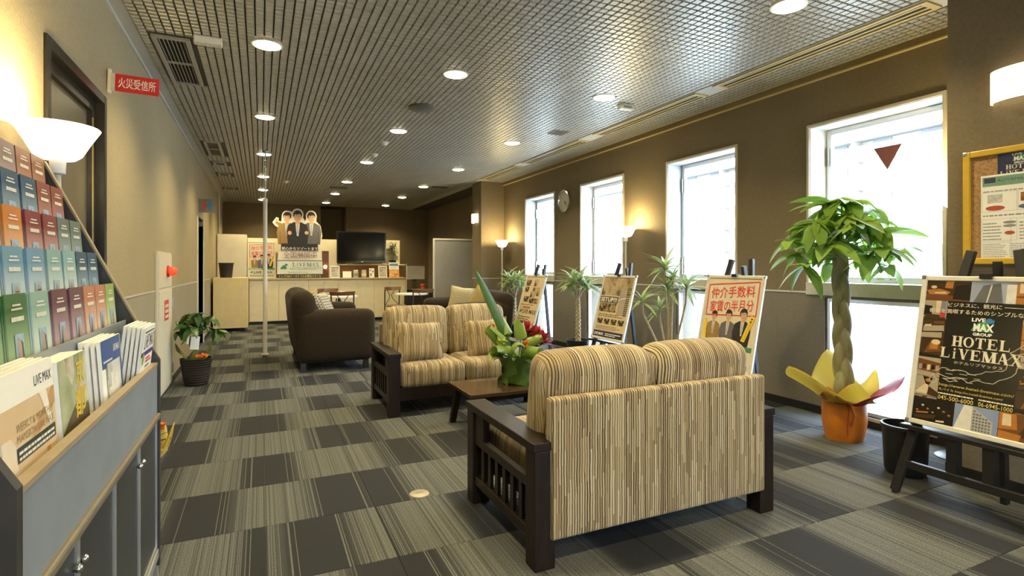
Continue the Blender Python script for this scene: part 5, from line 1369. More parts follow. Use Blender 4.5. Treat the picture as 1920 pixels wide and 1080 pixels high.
MB().lathe([(.045,.012),(.043,.05),(.03,.075),(0,.085)],20,lampM).build('red_lamp', emis('red_pilot_glass', (1.0,.045,.008), 1.3, (.6,.05,.02)), t, smooth=60)

# white tension pole in the aisle
t = thing('tension_pole', 'white floor-to-ceiling pole in the aisle with a thin chrome top', 'pole', (.055,8.22,0))
MB().tube([(0,0,.012),(0,0,2.12)], .027, 16).build('tube', pm('pole_white',(.74,.70,.58),.35,var=.03), t, smooth=60)
MB().tube([(0,0,2.12),(0,0,2.77)], .010, 10).build('inner_rod', M_chrome, t, smooth=60)
MB().lathe([(.03,2.10),(.032,2.135),(.012,2.15)],16).build('collar', M_white, t, smooth=40)
MB().lathe([(.0,.014),(.045,.012),(.05,0),(0,0)],20).build('foot', M_rail, t, smooth=40)
MB().lathe([(.0,2.765),(.035,2.768),(.04,2.793),(0,2.793)],20).build('ceiling_cap', M_inkgrey, t, smooth=40)
for k in range(6): MB().lathe([(.010,2.2+k*.09),(.016,2.205+k*.09),(.016,2.215+k*.09),(.010,2.22+k*.09)],12).build('adjuster_ring', M_chrome, t, smooth=40)
# floor outlet
t = thing('floor_outlet', 'round metal floor outlet cover in the carpet beside the near sofa', 'floor outlet', (.762,2.826,0))
MB().lathe([(0,.006),(.045,.006),(.050,.004),(.052,0)],28).build('cover_plate', pm('satin_brass',(.40,.36,.27),.4,.5), t, smooth=40)
MB().box(-.02,-.003,.0062,.02,.003,.0075).build('slot', M_inkgrey, t)
# ------------------------------------------------------------------ plants
def leaf_mesh(name, L, W, mat, bend=.25, fold=.15, n=7, tip=1.0, base=.05):
    v = []; f = []
    for k in range(n+1):
        u = k/n
        w = W/2*(math.sin(math.pi*min(1,(u*.92+base))**(.75 if tip >= 1 else .6)))**.85
        if k == n: w = W*.01
        x = L*u; z = -bend*L*u*u
        v += [(x,-w,z+fold*w),(x,0,z),(x,w,z+fold*w)]
    for k in range(n):
        a = k*3
        f += [(a,a+3,a+4,a+1),(a+1,a+4,a+5,a+2)]
    return MB().add(v,f).mesh(name, mat, 180)
def put(me, name, parent, M):
    o = bpy.data.objects.new(name, me); COL.objects.link(o); o.parent = parent; o.matrix_local = M
    return o
def dir_M(p, az, el, roll=0, s=1.0):
    return T(*p) @ Matrix.Rotation(az,4,'Z') @ Matrix.Rotation(-el,4,'Y') @ Matrix.Rotation(roll,4,'X') @ Matrix.Scale(s,4)
M_leaf = leafmat('money_tree_leaf', (.07,.17,.025), (.34,.50,.08), .5)
M_leafd = leafmat('dracaena_leaf', (.10,.17,.05), (.38,.44,.16), .35)
M_leafp = leafmat('dark_pachira_leaf', (.02,.06,.015), (.06,.14,.03), .3)
M_bark = pm('grey_green_bark', (.26,.26,.16), .7, var=.25, scale=25, stretch=(1,1,.3), bump=.3)
M_stem = pm('pale_cane', (.42,.34,.20), .6, var=.2, scale=40, bump=.2)
M_soil = pm('potting_soil', (.03,.022,.016), .95, var=.4, scale=60, bump=.5)
RN = random.Random(11)

def pachira(t, base, top, h_crown, r_crown, nleaf, leafL, leafW, mat, rnd, droop=.0, xlim=(-9,9), el0=78, el1=-10):
    lm = [leaf_mesh('leaf', leafL*k, leafW*k, mat, .32, .22) for k in (.8,1.0,1.18)]
    stems = MB()
    for k in range(nleaf):
        az = 2*math.pi*(k*.382+rnd.uniform(-.08,.08)); u = (k+.5)/nleaf
        el = R(el0+(el1-el0)*u+rnd.uniform(-10,10))
        L = r_crown*(.85+.2*u)*rnd.uniform(.6,1.1)
        d = Vector((math.cos(az)*math.cos(el), math.sin(az)*math.cos(el), math.sin(el)))
        p0 = Vector(top) + Vector((0,0,-.10*u)); tip = p0 + d*L + Vector((0,0,.05*L))
        stems.tube([p0, p0.lerp(tip,.5)+Vector((0,0,.04*L)), tip], [.006,.004,.003], 5)
        nl = rnd.choice((5,5,6,7))
        for q in range(nl):
            a2 = az + R(-130+260*q/(nl-1))
            if not xlim[0] < tip.x+math.cos(a2)*leafL*1.1 < xlim[1]: a2 = math.pi-a2
            if not xlim[0] < tip.x+math.cos(a2)*leafL*1.1 < xlim[1]: continue
            e2 = R(rnd.uniform(-42,22)) - droop
            put(rnd.choice(lm), 'leaf', t, dir_M(tip, a2, e2, rnd.uniform(-.4,.4), rnd.uniform(.8,1.1)*(1-.25*abs(q-(nl-1)/2)/nl)))
    stems.build('petiole', pm('leaf_stalk', (.12,.20,.05), .5), t, smooth=60)
def braid(t, p0, p1, r, R0, turns, name='trunk', n=40, strands=3, mat=None, ax=(.56,-.83)):
    for s in range(strands):
        pts = []; rs = []
        for k in range(n+1):
            u = k/n; a = 2*math.pi*(u*turns + s/strands)
            rr = R0*(1-.25*u)
            ox, oy = rr*1.15*math.sin(a), rr*.75*math.sin(2*a)
            pts.append((p0[0]+(p1[0]-p0[0])*u+ox*ax[0]-oy*ax[1], p0[1]+(p1[1]-p0[1])*u+ox*ax[1]+oy*ax[0], p0[2]+(p1[2]-p0[2])*u)); rs.append(r*(1-.22*u))
        MB().tube(pts, rs, 10).build(name, mat or M_bark, t, smooth=60)

# ---- money tree in yellow and orange wrapping
t = thing('potted_money_tree', 'braided money tree in orange and yellow gift wrapping by the nearest window', 'plant', (3.72,2.50,0))
rnd = random.Random(5)
M_wrap = pm('orange_wrap', (.62,.20,.02), .45, var=.15, scale=9, bump=.4)
MB().lathe([(.0,.004),(.115,.0),(.125,.03),(.14,.13),(.138,.25),(.128,.30)], 30).build('wrapped_pot', M_wrap, t, smooth=60)
MB().lathe([(.128,.27),(0,.275)], 24).build('soil', M_soil, t)
b = MB(); b.lathe([(.134,.262),(.142,.268),(.142,.276),(.134,.282)], 30); b.tube([(-.10,-.10,.272),(-.125,-.115,.21),(-.115,-.10,.11),(-.12,-.105,.05)], .005, 6); b.tube([(-.10,-.10,.272),(-.09,-.135,.20),(-.10,-.12,.13)], .005, 6)
b.tube([(-.10,-.10,.272),(-.14,-.12,.30),(-.15,-.11,.26),(-.10,-.10,.272)], .005, 6); b.build('ribbon', pm('rust_ribbon',(.34,.06,.015),.5), t, smooth=60)
M_yw = leafmat('yellow_wrap', (.78,.62,.12), (.82,.72,.30), .5, .5); M_pk = leafmat('magenta_wrap', (.50,.07,.16), (.60,.14,.12), .35, .4)
def sheet(az, spread, r0, z0, r1, z1, mat, nm, wave, rr):
    v = []; f = []; n = 12; m = 7
    for i in range(n+1):
        u = -1+2*i/n
        for j in range(m+1):
            q = j/m
            k_ = 1-.62*abs(u)**1.15; r = r0+(r1-r0)*q**1.15*(.45+.55*k_); z = z0+(z1-z0)*q*k_ + wave*math.sin(u*4.2+rr)*q
            a = az + u*spread*(1-.25*q)
            v.append((r*math.cos(a), r*math.sin(a), z))
    for i in range(n):
        for j in range(m):
            f.append((i*(m+1)+j,(i+1)*(m+1)+j,(i+1)*(m+1)+j+1,i*(m+1)+j+1))
    o = MB().add(v,f).build(nm, mat, t, smooth=180)
    sm = o.modifiers.new('paper','SOLIDIFY'); sm.thickness = .0012
sheet(R(158), R(78), .130, .26, .40, .50, M_yw, 'yellow_wrap_sheet', .025, .4); sheet(R(228), R(66), .131, .26, .26, .40, M_yw, 'yellow_wrap_sheet', .04, 1.6)
sheet(R(60), R(75), .130, .26, .25, .56, M_yw, 'yellow_wrap_sheet', .03, 2.0); sheet(R(-8), R(34), .129, .27, .28, .45, M_yw, 'yellow_wrap_sheet', .03, 2.4)
sheet(R(-62), R(62), .133, .255, .35, .47, M_pk, 'magenta_wrap_sheet', .025, .2); sheet(R(185), R(40), .1325, .265, .21, .37, M_wrap, 'orange_wrap_sheet', .02, .8)
braid(t, (0,0,.26), (-.02,.02,1.34), .040, .027, 1.8, n=80)
pachira(t, None, (-.02,.02,1.36), .4, .34, 40, .215, .092, M_leaf, rnd, R(2), (-.62,.42), 80, -12)

# ---- pachira in the dark basket by the hydrant cabinet
t = thing('potted_pachira', 'small leafy plant with green wrap in a dark basket by the hydrant cabinet', 'plant', (-.60,6.42,0))
M_bask = pm('dark_wicker', (.018,.013,.010), .6, var=.3, scale=40)
b = MB(); b.lathe([(0,.0),(.10,0),(.112,.04),(.128,.14),(.145,.265),(.150,.27),(.140,.272),(.135,.25)], 30); b.build('basket', M_bask, t, smooth=50)
b = MB()
for k in range(10):
    z = .02+k*.025; r = .106+.038*(z/.26)
    b.tube([(r*math.cos(2*math.pi*q/40)*(1+.012*(-1)**(q+k)), r*math.sin(2*math.pi*q/40)*(1+.012*(-1)**(q+k)), z) for q in range(41)], .0045, 5, cap=False)
b.build('weave', M_bask, t, smooth=60)
MB().lathe([(.135,.245),(0,.25)],24).build('soil', M_soil, t)
M_gw = leafmat('olive_wrap', (.20,.22,.05), (.30,.30,.08), .3, .5)
sheet(R(200), R(38), .08, .25, .19, .43, M_gw, 'green_wrap_sheet', .02, .5); sheet(R(270), R(40), .09, .25, .10, .40, M_gw, 'green_wrap_sheet', .03, 1.7); sheet(R(-20), R(36), .08, .25, .15, .42, M_gw, 'green_wrap_sheet', .02, 2.5)
b = MB()
for k in range(9):
    a = R(-60+rnd.uniform(-25,25)); b.lathe([(0,.02),(.014,.012),(.016,0),(.01,-.012),(0,-.014)], 8, T(.13*math.cos(a)+rnd.uniform(-.02,.03), .13*math.sin(a)+rnd.uniform(-.02,.02), .285+rnd.uniform(0,.035)))
b.build('orange_flower', pm('orange_petal',(.75,.16,.01),.5), t, smooth=60)
braid(t, (0,0,.24), (.0,.0,.62), .016, .012, 1.5, n=24)
pachira(t, None, (0,0,.60), .3, .21, 15, .15, .06, M_leafp, rnd, R(18), (-.225,.6))
Mt = T(.0,-.13,.44) @ Matrix.Rotation(R(20),4,'Z') @ Matrix.Rotation(R(90),4,'X') @ Matrix.Rotation(R(-6),4,'Z')
b = MB(); b.box(-.04,-.065,0,.04,.065,.002, Mt); b.build('price_tag', M_paper, t)
b = MB(); b.box(-.075,-.01,.004,-.055,.11,.006, Mt); b.build('ribbon_tag', M_paper, t)

# ---- canes and dracaenas along the window wall
drm = [leaf_mesh('leaf', L, .042, M_leafd, b_, .25, 6) for L, b_ in ((.20,.35),(.24,.55),(.26,.8))]
def head(t, p, n, rnd, s=1.0):
    for k in range(n):
        u = k/n; az = 2.399*k+rnd.uniform(-.2,.2); el = R(80-85*u+rnd.uniform(-8,8))
        put(rnd.choice(drm), 'leaf', t, dir_M((p[0],p[1],p[2]-.03*u), az, el, rnd.uniform(-.3,.3), s*rnd.uniform(.8,1.1)))
t = thing('potted_dracaena', 'tall many-stemmed dracaena behind the near sofa', 'plant', (3.72,4.30,0))
rnd = random.Random(3)
MB().lathe([(0,0),(.11,0),(.14,.24),(.145,.25),(.132,.25),(.13,.22),(0,.22)],28).build('pot', M_black, t, smooth=40)
MB().lathe([(.13,.222),(0,.225)],20).build('soil', M_soil, t)
for (x,y,z,n,s) in ((-.20,.18,.86,17,.85),(.03,.10,1.19,20,.95),(-.02,.0,.98,16,.85),(.11,-.12,1.0,18,.95),(-.05,.09,.78,15,.75),(.02,-.02,1.08,16,.85)):
    MB().tube([(x*.12,y*.12,.2),(x*.5,y*.5,.2+(z-.2)*.4),(x*.95,y*.95,.2+(z-.2)*.8),(x,y,z)],[.014,.012,.010,.008],8).build('stem', M_stem, t, smooth=60)
    head(t, (x,y,z), n, rnd, s)
t = thing('potted_dracaena', 'braided-stem dracaena in a black pot between the two far easels', 'plant', (3.76,6.10,0))
MB().lathe([(0,0),(.12,0),(.15,.24),(.157,.255),(.142,.255),(.14,.22),(0,.22)],28).build('pot', M_black, t, smooth=40)
MB().lathe([(.14,.222),(0,.225)],20).build('soil', M_soil, t)
braid(t, (0,0,.2), (0,0,.78), .022, .016, 3.5, n=40, mat=M_stem)
for k in range(7):
    a = 2*math.pi*k/7; p = (.12*math.cos(a), .12*math.sin(a), .96+.05*(k%3))
    MB().tube([(0,0,.76),(.05*math.cos(a),.05*math.sin(a),.88),p],[.012,.010,.008],7).build('stem', M_stem, t, smooth=60); head(t, p, 17, rnd, .85)
t = thing('potted_dracaena', 'leafy dracaena behind the farthest easel by the pier', 'plant', (3.74,8.02,0))
MB().lathe([(0,0),(.12,0),(.15,.24),(.157,.255),(.142,.255),(.14,.22),(0,.22)],28).build('pot', M_black, t, smooth=40)
MB().lathe([(.14,.222),(0,.225)],20).build('soil', M_soil, t)
braid(t, (0,0,.2), (0,0,.72), .022, .016, 3.0, n=36, mat=M_stem)
for k in range(7):
    a = 2*math.pi*k/7+.4; p = (.12*math.cos(a), .12*math.sin(a), .91+.06*(k%3))
    MB().tube([(0,0,.7),(.05*math.cos(a),.05*math.sin(a),.82),p],[.012,.010,.008],7).build('stem', M_stem, t, smooth=60); head(t, p, 17, rnd, .9)

# ---- flower arrangement on the coffee table
t = thing('flower_arrangement', 'green wrapped flower arrangement with red blooms on the coffee table', 'flowers', (1.79,3.80,.312))
M_gwrap = leafmat('green_wrap', (.06,.13,.02), (.14,.24,.05), .15, .4); M_fold = leafmat('folded_green_leaf', (.16,.26,.04), (.30,.40,.09), .25, .3); M_pale = leafmat('lime_petal', (.30,.42,.06), (.45,.52,.14), .35, .35)
MB().lathe([(0,.001),(.105,.001),(.112,.02),(.112,.12),(.128,.17),(.15,.21)],26).build('wrapped_pot', M_gwrap, t, smooth=180)
MB().lathe([(.128,.165),(0,.17)],20).build('foam', M_soil, t)
b = MB()
for k in range(12):
    a = 2*math.pi*k/12; b.poly([(0,0),(.09,.012),(.085,.05),(.01,.06)],0,0,T(.114*math.cos(a),.114*math.sin(a),.01+.05*(k%2)) @ Matrix.Rotation(a+R(90),4,'Z') @ Matrix.Rotation(R(84),4,'X') @ Matrix.Rotation(R(-15+30*(k%2)),4,'Z'))
b.build('wrap_fold', M_gwrap, t)
rnd = random.Random(21)
def rolled(p, az, el, L, W, roll):     # a broad leaf folded over into a tube
    v = []; f = []; n = 10
    for k in range(n+1):
        a = R(-30+300*k/n)
        for q in range(5):
            x = L*(q/4); r = W/2*(1-.25*(q/4))
            v.append((x, r*math.cos(a), r*math.sin(a)))
    for k in range(n):
        for q in range(4): f.append((k*5+q,(k+1)*5+q,(k+1)*5+q+1,k*5+q+1))
    o = MB().add(v,f).build('folded_leaf', M_fold, t, smooth=180); o.matrix_local = dir_M(p, az, el, roll)
for (x,y,z,az,el,L,W,ro) in ((-.10,-.06,.24,200,12,.15,.11,.5),(-.03,-.09,.27,250,5,.15,.11,1.0),(.05,-.08,.24,290,5,.14,.105,.2),(-.13,.0,.32,170,45,.15,.10,.8),(.02,-.03,.36,230,60,.13,.10,2.0),(.10,.0,.30,330,20,.12,.09,1.2),(-.06,.05,.36,120,60,.13,.10,0),(.08,.06,.30,40,25,.13,.10,.5)):
    rolled((x,y,z), R(az), R(el), L, W, ro)
lm = leaf_mesh('leaf', .15, .10, M_pale, .3, .3)
for k in range(10):
    a = R(150+14*k+rnd.uniform(-10,10)); put(lm, 'leaf', t, dir_M((-.13+.02*math.cos(k),-.02+.03*math.sin(k),.22+.014*k), a, R(rnd.uniform(-30,40)), rnd.uniform(-.6,.6), rnd.uniform(.6,.95)))
lm2 = leaf_mesh('leaf', .19, .05, M_gwrap, .3, .2)
for k in range(12):
    a = 2*math.pi*k/12+rnd.uniform(-.2,.2); put(lm2, 'leaf', t, dir_M((.07*math.cos(a),.07*math.sin(a),.19), a, R(rnd.uniform(0,45)), 0, rnd.uniform(.8,1.1)))
pm_ = leaf_mesh('petal', .088, .036, leafmat('crimson_petal',(.26,.010,.015),(.42,.03,.04),.15,.45), -.2, .2, 4)
pc = MB().lathe([(0,.03),(.028,.02),(.035,0),(.02,-.02),(0,-.025)],12).mesh('flower_centre', pm('crimson_centre',(.20,.008,.012),.6), 60)
for (x,y,z) in ((.11,.06,.385),(.215,-.035,.31),(.16,.015,.35),(.20,.05,.34)):
    fo = bpy.data.objects.new('red_flower', pc); COL.objects.link(fo); fo.parent = t; fo.location = (x,y,z)
    for k in range(34):
        u = (k+.5)/34; put(pm_, 'petal', fo, dir_M((0,0,0), 2.399*k, R(88-125*u), 0, rnd.uniform(.85,1.1)))
    MB().tube([(x*.4,y*.4,.18),(x*.9,y*.9,z-.02)],.005,6).build('flower_stalk', M_gwrap, t)
op = leaf_mesh('petal', .045, .03, leafmat('orange_petal',(.62,.16,.02),(.75,.30,.05),.3,.45), -.3, .3, 4)
oc = MB().lathe([(0,.012),(.012,.006),(.012,-.01),(0,-.014)],10).mesh('flower_centre', pm('orange_centre',(.5,.10,.01),.6), 60)
for (x,y,z) in ((-.19,.03,.42),(-.05,.10,.40),(.02,-.12,.30),(.05,.02,.37)):
    fo = bpy.data.objects.new('orange_flower', oc); COL.objects.link(fo); fo.parent = t; fo.location = (x,y,z)
    for k in range(8): put(op, 'petal', fo, dir_M((0,0,0), 2*math.pi*k/8, R(30+25*(k%2)), 0, .9))
    MB().tube([(x*.4,y*.4,.18),(x*.95,y*.95,z-.01)],.004,6).build('flower_stalk', M_gwrap, t)
# the tall strap leaf
v = []; f = []; n = 16
for k in range(n+1):
    u = k/n; w = .045*math.sin(math.pi*(u*.93+.05))**.7*(1 if u < .97 else .3); c = Vector((-.03-.30*u**1.25, .02+.04*u, .18+.70*u - .0*u)); sd = Vector((.75,.30,.55)).normalized()
    v += [tuple(c-sd*w), tuple(c+Vector((.008,-.008,0))), tuple(c+sd*w)]
for k in range(n):
    a = k*3; f += [(a,a+3,a+4,a+1),(a+1,a+4,a+5,a+2)]
MB().add(v,f).build('strap_leaf', leafmat('strap_leaf_green',(.04,.11,.015),(.10,.20,.03),.3,.35), t, smooth=180)

# ---- yellow wrapped bouquet on the floor behind the rack
t = thing('wrapped_bouquet', 'yellow paper wrapped pot plant on the floor just beyond the brochure rack', 'flowers', (-.64,3.72,0))
MB().lathe([(0,0),(.09,0),(.11,.16),(.10,.17),(0,.15)],20).build('pot', M_wrap, t, smooth=40)
for az in (-60,-5,60,140,220): sheet(R(az), R(50), .09, .06, .185, .27, M_yw2 if 'M_yw2' in globals() else M_yw, 'yellow_wrap_sheet', .03, az)
lm3 = leaf_mesh('leaf', .2, .05, M_leafp, .3, .2)
for k in range(14): put(lm3, 'leaf', t, dir_M((0,0,.15), 2.4*k, R(rnd.uniform(30,75)), 0, rnd.uniform(.8,1.1)))
for k in range(5):
    a = 2.4*k; fo = bpy.data.objects.new('orange_flower', oc); COL.objects.link(fo); fo.parent = t; fo.location = (.12*math.cos(a),.12*math.sin(a),.27+.02*(k%2))
    for q in range(8): put(op, 'petal', fo, dir_M((0,0,0), 2*math.pi*q/8, R(30), 0, .8))
# ------------------------------------------------------------------ counter along the back
CY = 12.55
xs = [-.22,.347,.939,1.557,2.334,3.07]
CN = ['leftmost cream counter cabinet beside the yellow-cream cabinet','second cream counter cabinet from the left','middle cream counter cabinet below the cutout display','fourth cream counter cabinet below the television','rightmost cream counter cabinet']
for k in range(5):
    a, c = xs[k], xs[k+1]; m = (a+c)/2
    t = thing('counter_cabinet', CN[k], 'cabinet', (a,CY,0), 0, 'cream counter cabinets along the back')
    w = c-a
    MB().box(.001,.02,.06,w-.001,.44,.925).build('body', M_cream, t)
    MB().box(.001,.05,0,w-.001,.43,.06).build('plinth', M_rdark, t)
    for s in (0,1):
        d = MB().box((.002 if s == 0 else w/2+.001),0,.065,(w/2-.001 if s == 0 else w-.002),.018,.92).build('door', M_cream, t, bevel=.002)
        MB().lathe([(0,.018),(.010,.016),(.012,.01),(.006,0)],10,plane_M((w/2+(-.03 if s == 0 else .03),0,.855),(1,0,0),(0,0,1))).build('knob', M_alu, d, smooth=60)
MB().box(xs[0]-.0,CY-.02,.926,xs[-1]+.02,CY+.45,.962).build('countertop', M_worktop, bevel=.004)
tag(bpy.data.objects['countertop'], 'long beige worktop over the cream counter cabinets', 'worktop')
# backboard
t = thing('counter_backboard', 'cream partition panel with a cork strip standing behind the counter', 'panel', (0,CY+.46,0))
MB().box(-.262,0,0,1.60,.05,1.83).build('cream_board', M_cream, t, bevel=.004)
MB().box(1.60,.0,0,3.09,.05,1.245).build('cork_board', pm('cork_brown',(.26,.15,.06),.85,var=.15,scale=60), t)
MB().box(1.60,-.10,1.245,3.14,.05,1.27).build('ledge', M_cream, t, bevel=.003)
MB().box(2.62,.0,1.27,3.03,.05,1.84).build('side_board', M_cream, t, bevel=.004)
t = thing('tall_cabinet', 'tall pale cream cabinet in the far left corner', 'cabinet', (-.83,12.80,0))
MB().box(0,0,0,.56,.5,1.89).build('body', pm('pale_cream_laminate',(.70,.63,.46),.45,var=.04,scale=6), t, bevel=.005)
MB().box(.02,-.016,.04,.54,0,1.87).build('door', pm('pale_cream_laminate',(.70,.63,.46),.45), t)
t = thing('low_cabinet', 'low yellow-cream cabinet on casters against the left wall', 'cabinet', (-.80,11.42,0))
MB().box(0,0,.06,.575,.85,1.0).build('body', M_cream2, t, bevel=.005)
for x in (.06,.51):
    for y in (.07,.78): MB().lathe([(0,.03),(.03,.03),(.03,-.0),(0,-.0)],12,T(x,y,.03) @ Matrix.Rotation(R(90),4,'Y') @ T(0,0,-.015)).build('caster', M_black, t, smooth=40)
    for y in (.07,.78): MB().box(x-.02,y-.02,.045,x+.02,y+.02,.06).build('caster_plate', M_black, t)
t = thing('waste_bin', 'dark tapered wicker bin on top of the low yellow-cream cabinet', 'bin', (-.60,11.72,1.0))
MB().lathe([(0,0),(.10,0),(.128,.27),(.132,.278),(.122,.278),(.095,.02),(0,.02)],24).build('bin_body', M_bask, t, smooth=40)
MB().lathe([(.128,.262),(.136,.266),(.136,.282),(.126,.284)],24).build('rim', M_bask, t, smooth=40)

# television
t = thing('television', 'large black flat television above the counter', 'television', (1.56,CY+.30,1.272))
MB().box(0,0,.03,1.11,.06,.745).build('bezel', pm('gloss_black',(.008,.008,.009),.12,var=.1), t, bevel=.006)
MB().box(.03,-.002,.075,1.08,0,.72).build('screen', pm('dark_screen',(.004,.005,.006),.12,var=.1,spec=.12), t)
MB().box(.35,-.06,0,.76,.12,.018).build('stand_base', M_black, t, bevel=.004); MB().box(.50,.02,.018,.61,.05,.05).build('stand_neck', M_black, t)
MB().box(.535,-.004,.048,.585,-.001,.056).build('maker_mark', M_alu, t)

# cutout display of the three men
STM = plane_M((.775,CY+.09,.969),(1,0,0),(0,.03,1))
t = thing('cutout_display', 'cardboard cutout display of three men in suits standing on the counter', 'display', M=STM)
def outl():
    L = [(-.465,0),(.465,0),(.455,.38),(.40,.72),(.46,.92),(.42,1.14),(.33,1.235)]
    def arc(cx,cy,r,a0,a1,n=9): return [(cx+r*math.cos(R(a0+(a1-a0)*k/n)),cy+r*1.15*math.sin(R(a0+(a1-a0)*k/n))) for k in range(n+1)]
    L += arc(.23,1.345,.112,-22,202)
    L += [(.10,1.235)]
    L += arc(-.05,1.37,.12,-25,205)
    L += [(-.165,1.26)]
    L += arc(-.262,1.325,.108,-10,195)
    L += [(-.38,1.205),(-.43,1.225),(-.425,1.285),(-.475,1.30),(-.55,1.19),(-.50,1.12),(-.405,1.06),(-.40,.72),(-.455,.38)]
    return L
b = MB(); b.prism(outl(),-.008,0); b.build('cutout_board', pm('poster_pale', (.74,.69,.58), .35, var=.03), t)
b = MB(); man(b, -.262, .72, .68, 4, .001, turn=-1)
b.poly([(-.39,1.08),(-.36,1.17),(-.46,1.21),(-.51,1.19)],.0016,4); b.ell(-.47,1.235,.03,.028,.0024,10,0,0); b.rect(-.47,1.235,-.45,1.275,.0024,0)
man(b, .23, .73, .69, 3, .004, turn=1)
man(b, -.05, .70, .74, 2, .007)
b.ell(.13,.98,.04,.04,.010,10,0,0); b.ell(-.21,.97,.04,.045,.010,10,0,0)
b.poly([(-.385,.592),(.37,.592),(.36,.74),(-.38,.74)],.0105,1)
b.build('three_men_picture', FIG, t)
b = MB(); write(b, '都心からリゾートまで', -.37,.60,.36,.67,.012,.006); b.build('white_lettering', M_white, t)
b = MB(); write(b, '全国展開中', -.34,.43,.34,.575,.012,.03); b.build('lettering_outline', M_white, t)
b = MB(); write(b, '全国展開中', -.335,.435,.335,.57,.0135,.0); b.build('brown_lettering', pm('print_rust_brown',(.26,.09,.03),.4), t)
MB().rect(-.455,.085,.455,.37,.010).build('name_panel', pm('print_pale_mint',(.66,.68,.60),.35), t)
MB().rect(-.455,.365,.455,.378,.0115).build('rule', M_ink, t)
b = MB(); serif(b, 'LiVEMAX', -.16,.245,.085,.078,.0115); write(b, 'HOTELS&RESORTS', -.20,.175,.43,.228,.0115); b.build('brand_lettering', pm('print_grey_green',(.20,.25,.22),.4), t)
b = MB(); lines(b,-.23,.115,.24,.14,1,.5,.0115); b.build('small_print', pm('print_grey_green',(.20,.25,.22),.4), t)['kind'] = 'stuff'
b = MB(); logo(b,-.40,.15,.15,.16,.0115,False); b.build('logo', [M_lgreen,M_lblue,M_white], t)
MB().rect(-.465,0,.465,.08,.010).build('base_band', M_ink, t)
b = MB(); write(b, 'シンプル&リーズナブルな宿泊スタイル', -.43,.012,.43,.07,.0115,.004); b.build('base_lettering', pm('print_pale_yellow',(.72,.66,.22),.4), t)
b = MB(); b.prism([(-.1,0),(.1,0),(.0,.6)],-.012,-.010); b.box(-.08,0,-.15,.08,.004,-.012); b.build('rear_strut', M_paper, t)
# framed agency poster on the counter
p = thing('poster_board', 'framed red-lettered poster with three men leaning on the counter at the left', 'poster', M=plane_M((.02,CY+.22,.964),(1,0,0),(0,.12,1)))
MB().box(-.27,.004,-.014,.27,.79,-.004).build('backing_board', M_paper, p)
b = MB(); frame4(b,.55,.795,.024,-.016,.004); b.build('frame', M_snap, p, bevel=.003)
agency(p, .55, .795, .024, 'LiVE MAX')
# glowing wooden table lamp
t = thing('table_lamp', 'brown wooden slab lamp with a small glowing bulb on the counter', 'lamp', (1.31,CY+.22,.962))
MB().box(-.07,0,0,.07,.06,.60).build('slab', pm('redbrown_wood',(.12,.045,.018),.4,var=.2,scale=8,stretch=(1,1,.2)), t, bevel=.004)
MB().lathe([(0,.05),(.026,.04),(.036,.015),(.030,-.012),(.014,-.03),(0,-.032)],16,T(-.01,-.05,.235)).build('bulb', emis('amber_bulb',(1.0,.62,.18),14.0), t, smooth=60)
MB().tube([(-.01,-.05,.17),(-.01,-.05,.21)],.015,10).build('bulb_holder', M_black, t)
# small stands on the counter
def stand(name, label, x, w, h, mats, y=.10, lean=.15):
    t = thing(name, label, 'sign', M=plane_M((x,CY+y,.963),(1,0,0),(0,lean,1)), group='small upright notices on the counter')
    MB().box(-w/2,0,-.006,w/2,h,0).build('panel', M_white, t, bevel=.002)
    return t
for k,(x,lab) in enumerate(((1.50,'white framed notice next to the slab lamp on the counter'),(2.555,'white framed notice below the right end of the television'))):
    t = stand('notice_stand', lab, x, .20, .27, None)
    MB().rect(-.085,.02,.085,.25,.001).build('sheet', pm('print_pale_grey',(.50,.49,.47),.4), t)
    b = MB(); b.rect(-.08,.215,.08,.245,.002,0); b.rect(-.075,.13,.0,.20,.002,1); b.rect(.01,.15,.075,.20,.002,2); b.rect(-.075,.03,.075,.045,.002,0); b.build('print_block', [M_inkgrey, pm('print_rosy',(.42,.28,.24),.4), pm('print_sand',(.5,.42,.28),.4)], t)
    b = MB(); lines(b,-.07,.06,.07,.12,4,.4,.002); b.build('small_print', M_inkgrey, t)['kind'] = 'stuff'
t = stand('notice_stand','small blank white card on the counter below the television',1.76,.19,.145,None); MB().rect(-.085,.01,.085,.135,.001).build('sheet', M_paper, t)
t = stand('notice_stand','narrow white leaflet holder on the counter below the television',2.305,.115,.215,None); b = MB(); b.rect(-.04,.03,.0,.10,.001,0); b.rect(.005,.12,.045,.16,.001,0); b.rect(-.04,.15,-.01,.19,.001,0); b.build('print_block', M_inkgrey, t)
for k,(x,lab) in enumerate(((1.95,'small clear jar of sachets on the counter below the television'),(2.13,'second small clear jar on the counter below the television'))):
    t = thing('glass_jar', lab, 'jar', (x,CY+.12,.962))
    MB().lathe([(0,.004),(.05,.004),(.056,.02),(.056,.13),(.048,.15)],18).build('jar_body', pm('cloudy_glass',(.5,.49,.44),.2,var=.2,scale=40), t, smooth=50)
    MB().lathe([(.05,.15),(.052,.175),(0,.18)],18).build('lid', M_white if k == 0 else M_snap, t, smooth=40)
    MB().lathe([(.0565,.04),(.0565,.10)],18).build('label_band', M_inkgrey if k == 0 else M_cream, t)
t = thing('magazine', 'autumn travel magazine on a stand at the right end of the counter', 'magazine', M=plane_M((2.82,CY+.10,.963),(1,0,0),(0,.2,1)))
MB().box(-.115,0,-.012,.115,.355,0).build('pages', M_paper, t)
MB().rect(-.115,.0,.115,.19,.001).build('cover_photo', photo_mat('autumn_photo',[(.3,.08,.02),(.6,.25,.05),(.7,.5,.3),(.2,.1,.04)],16,2.2), t)
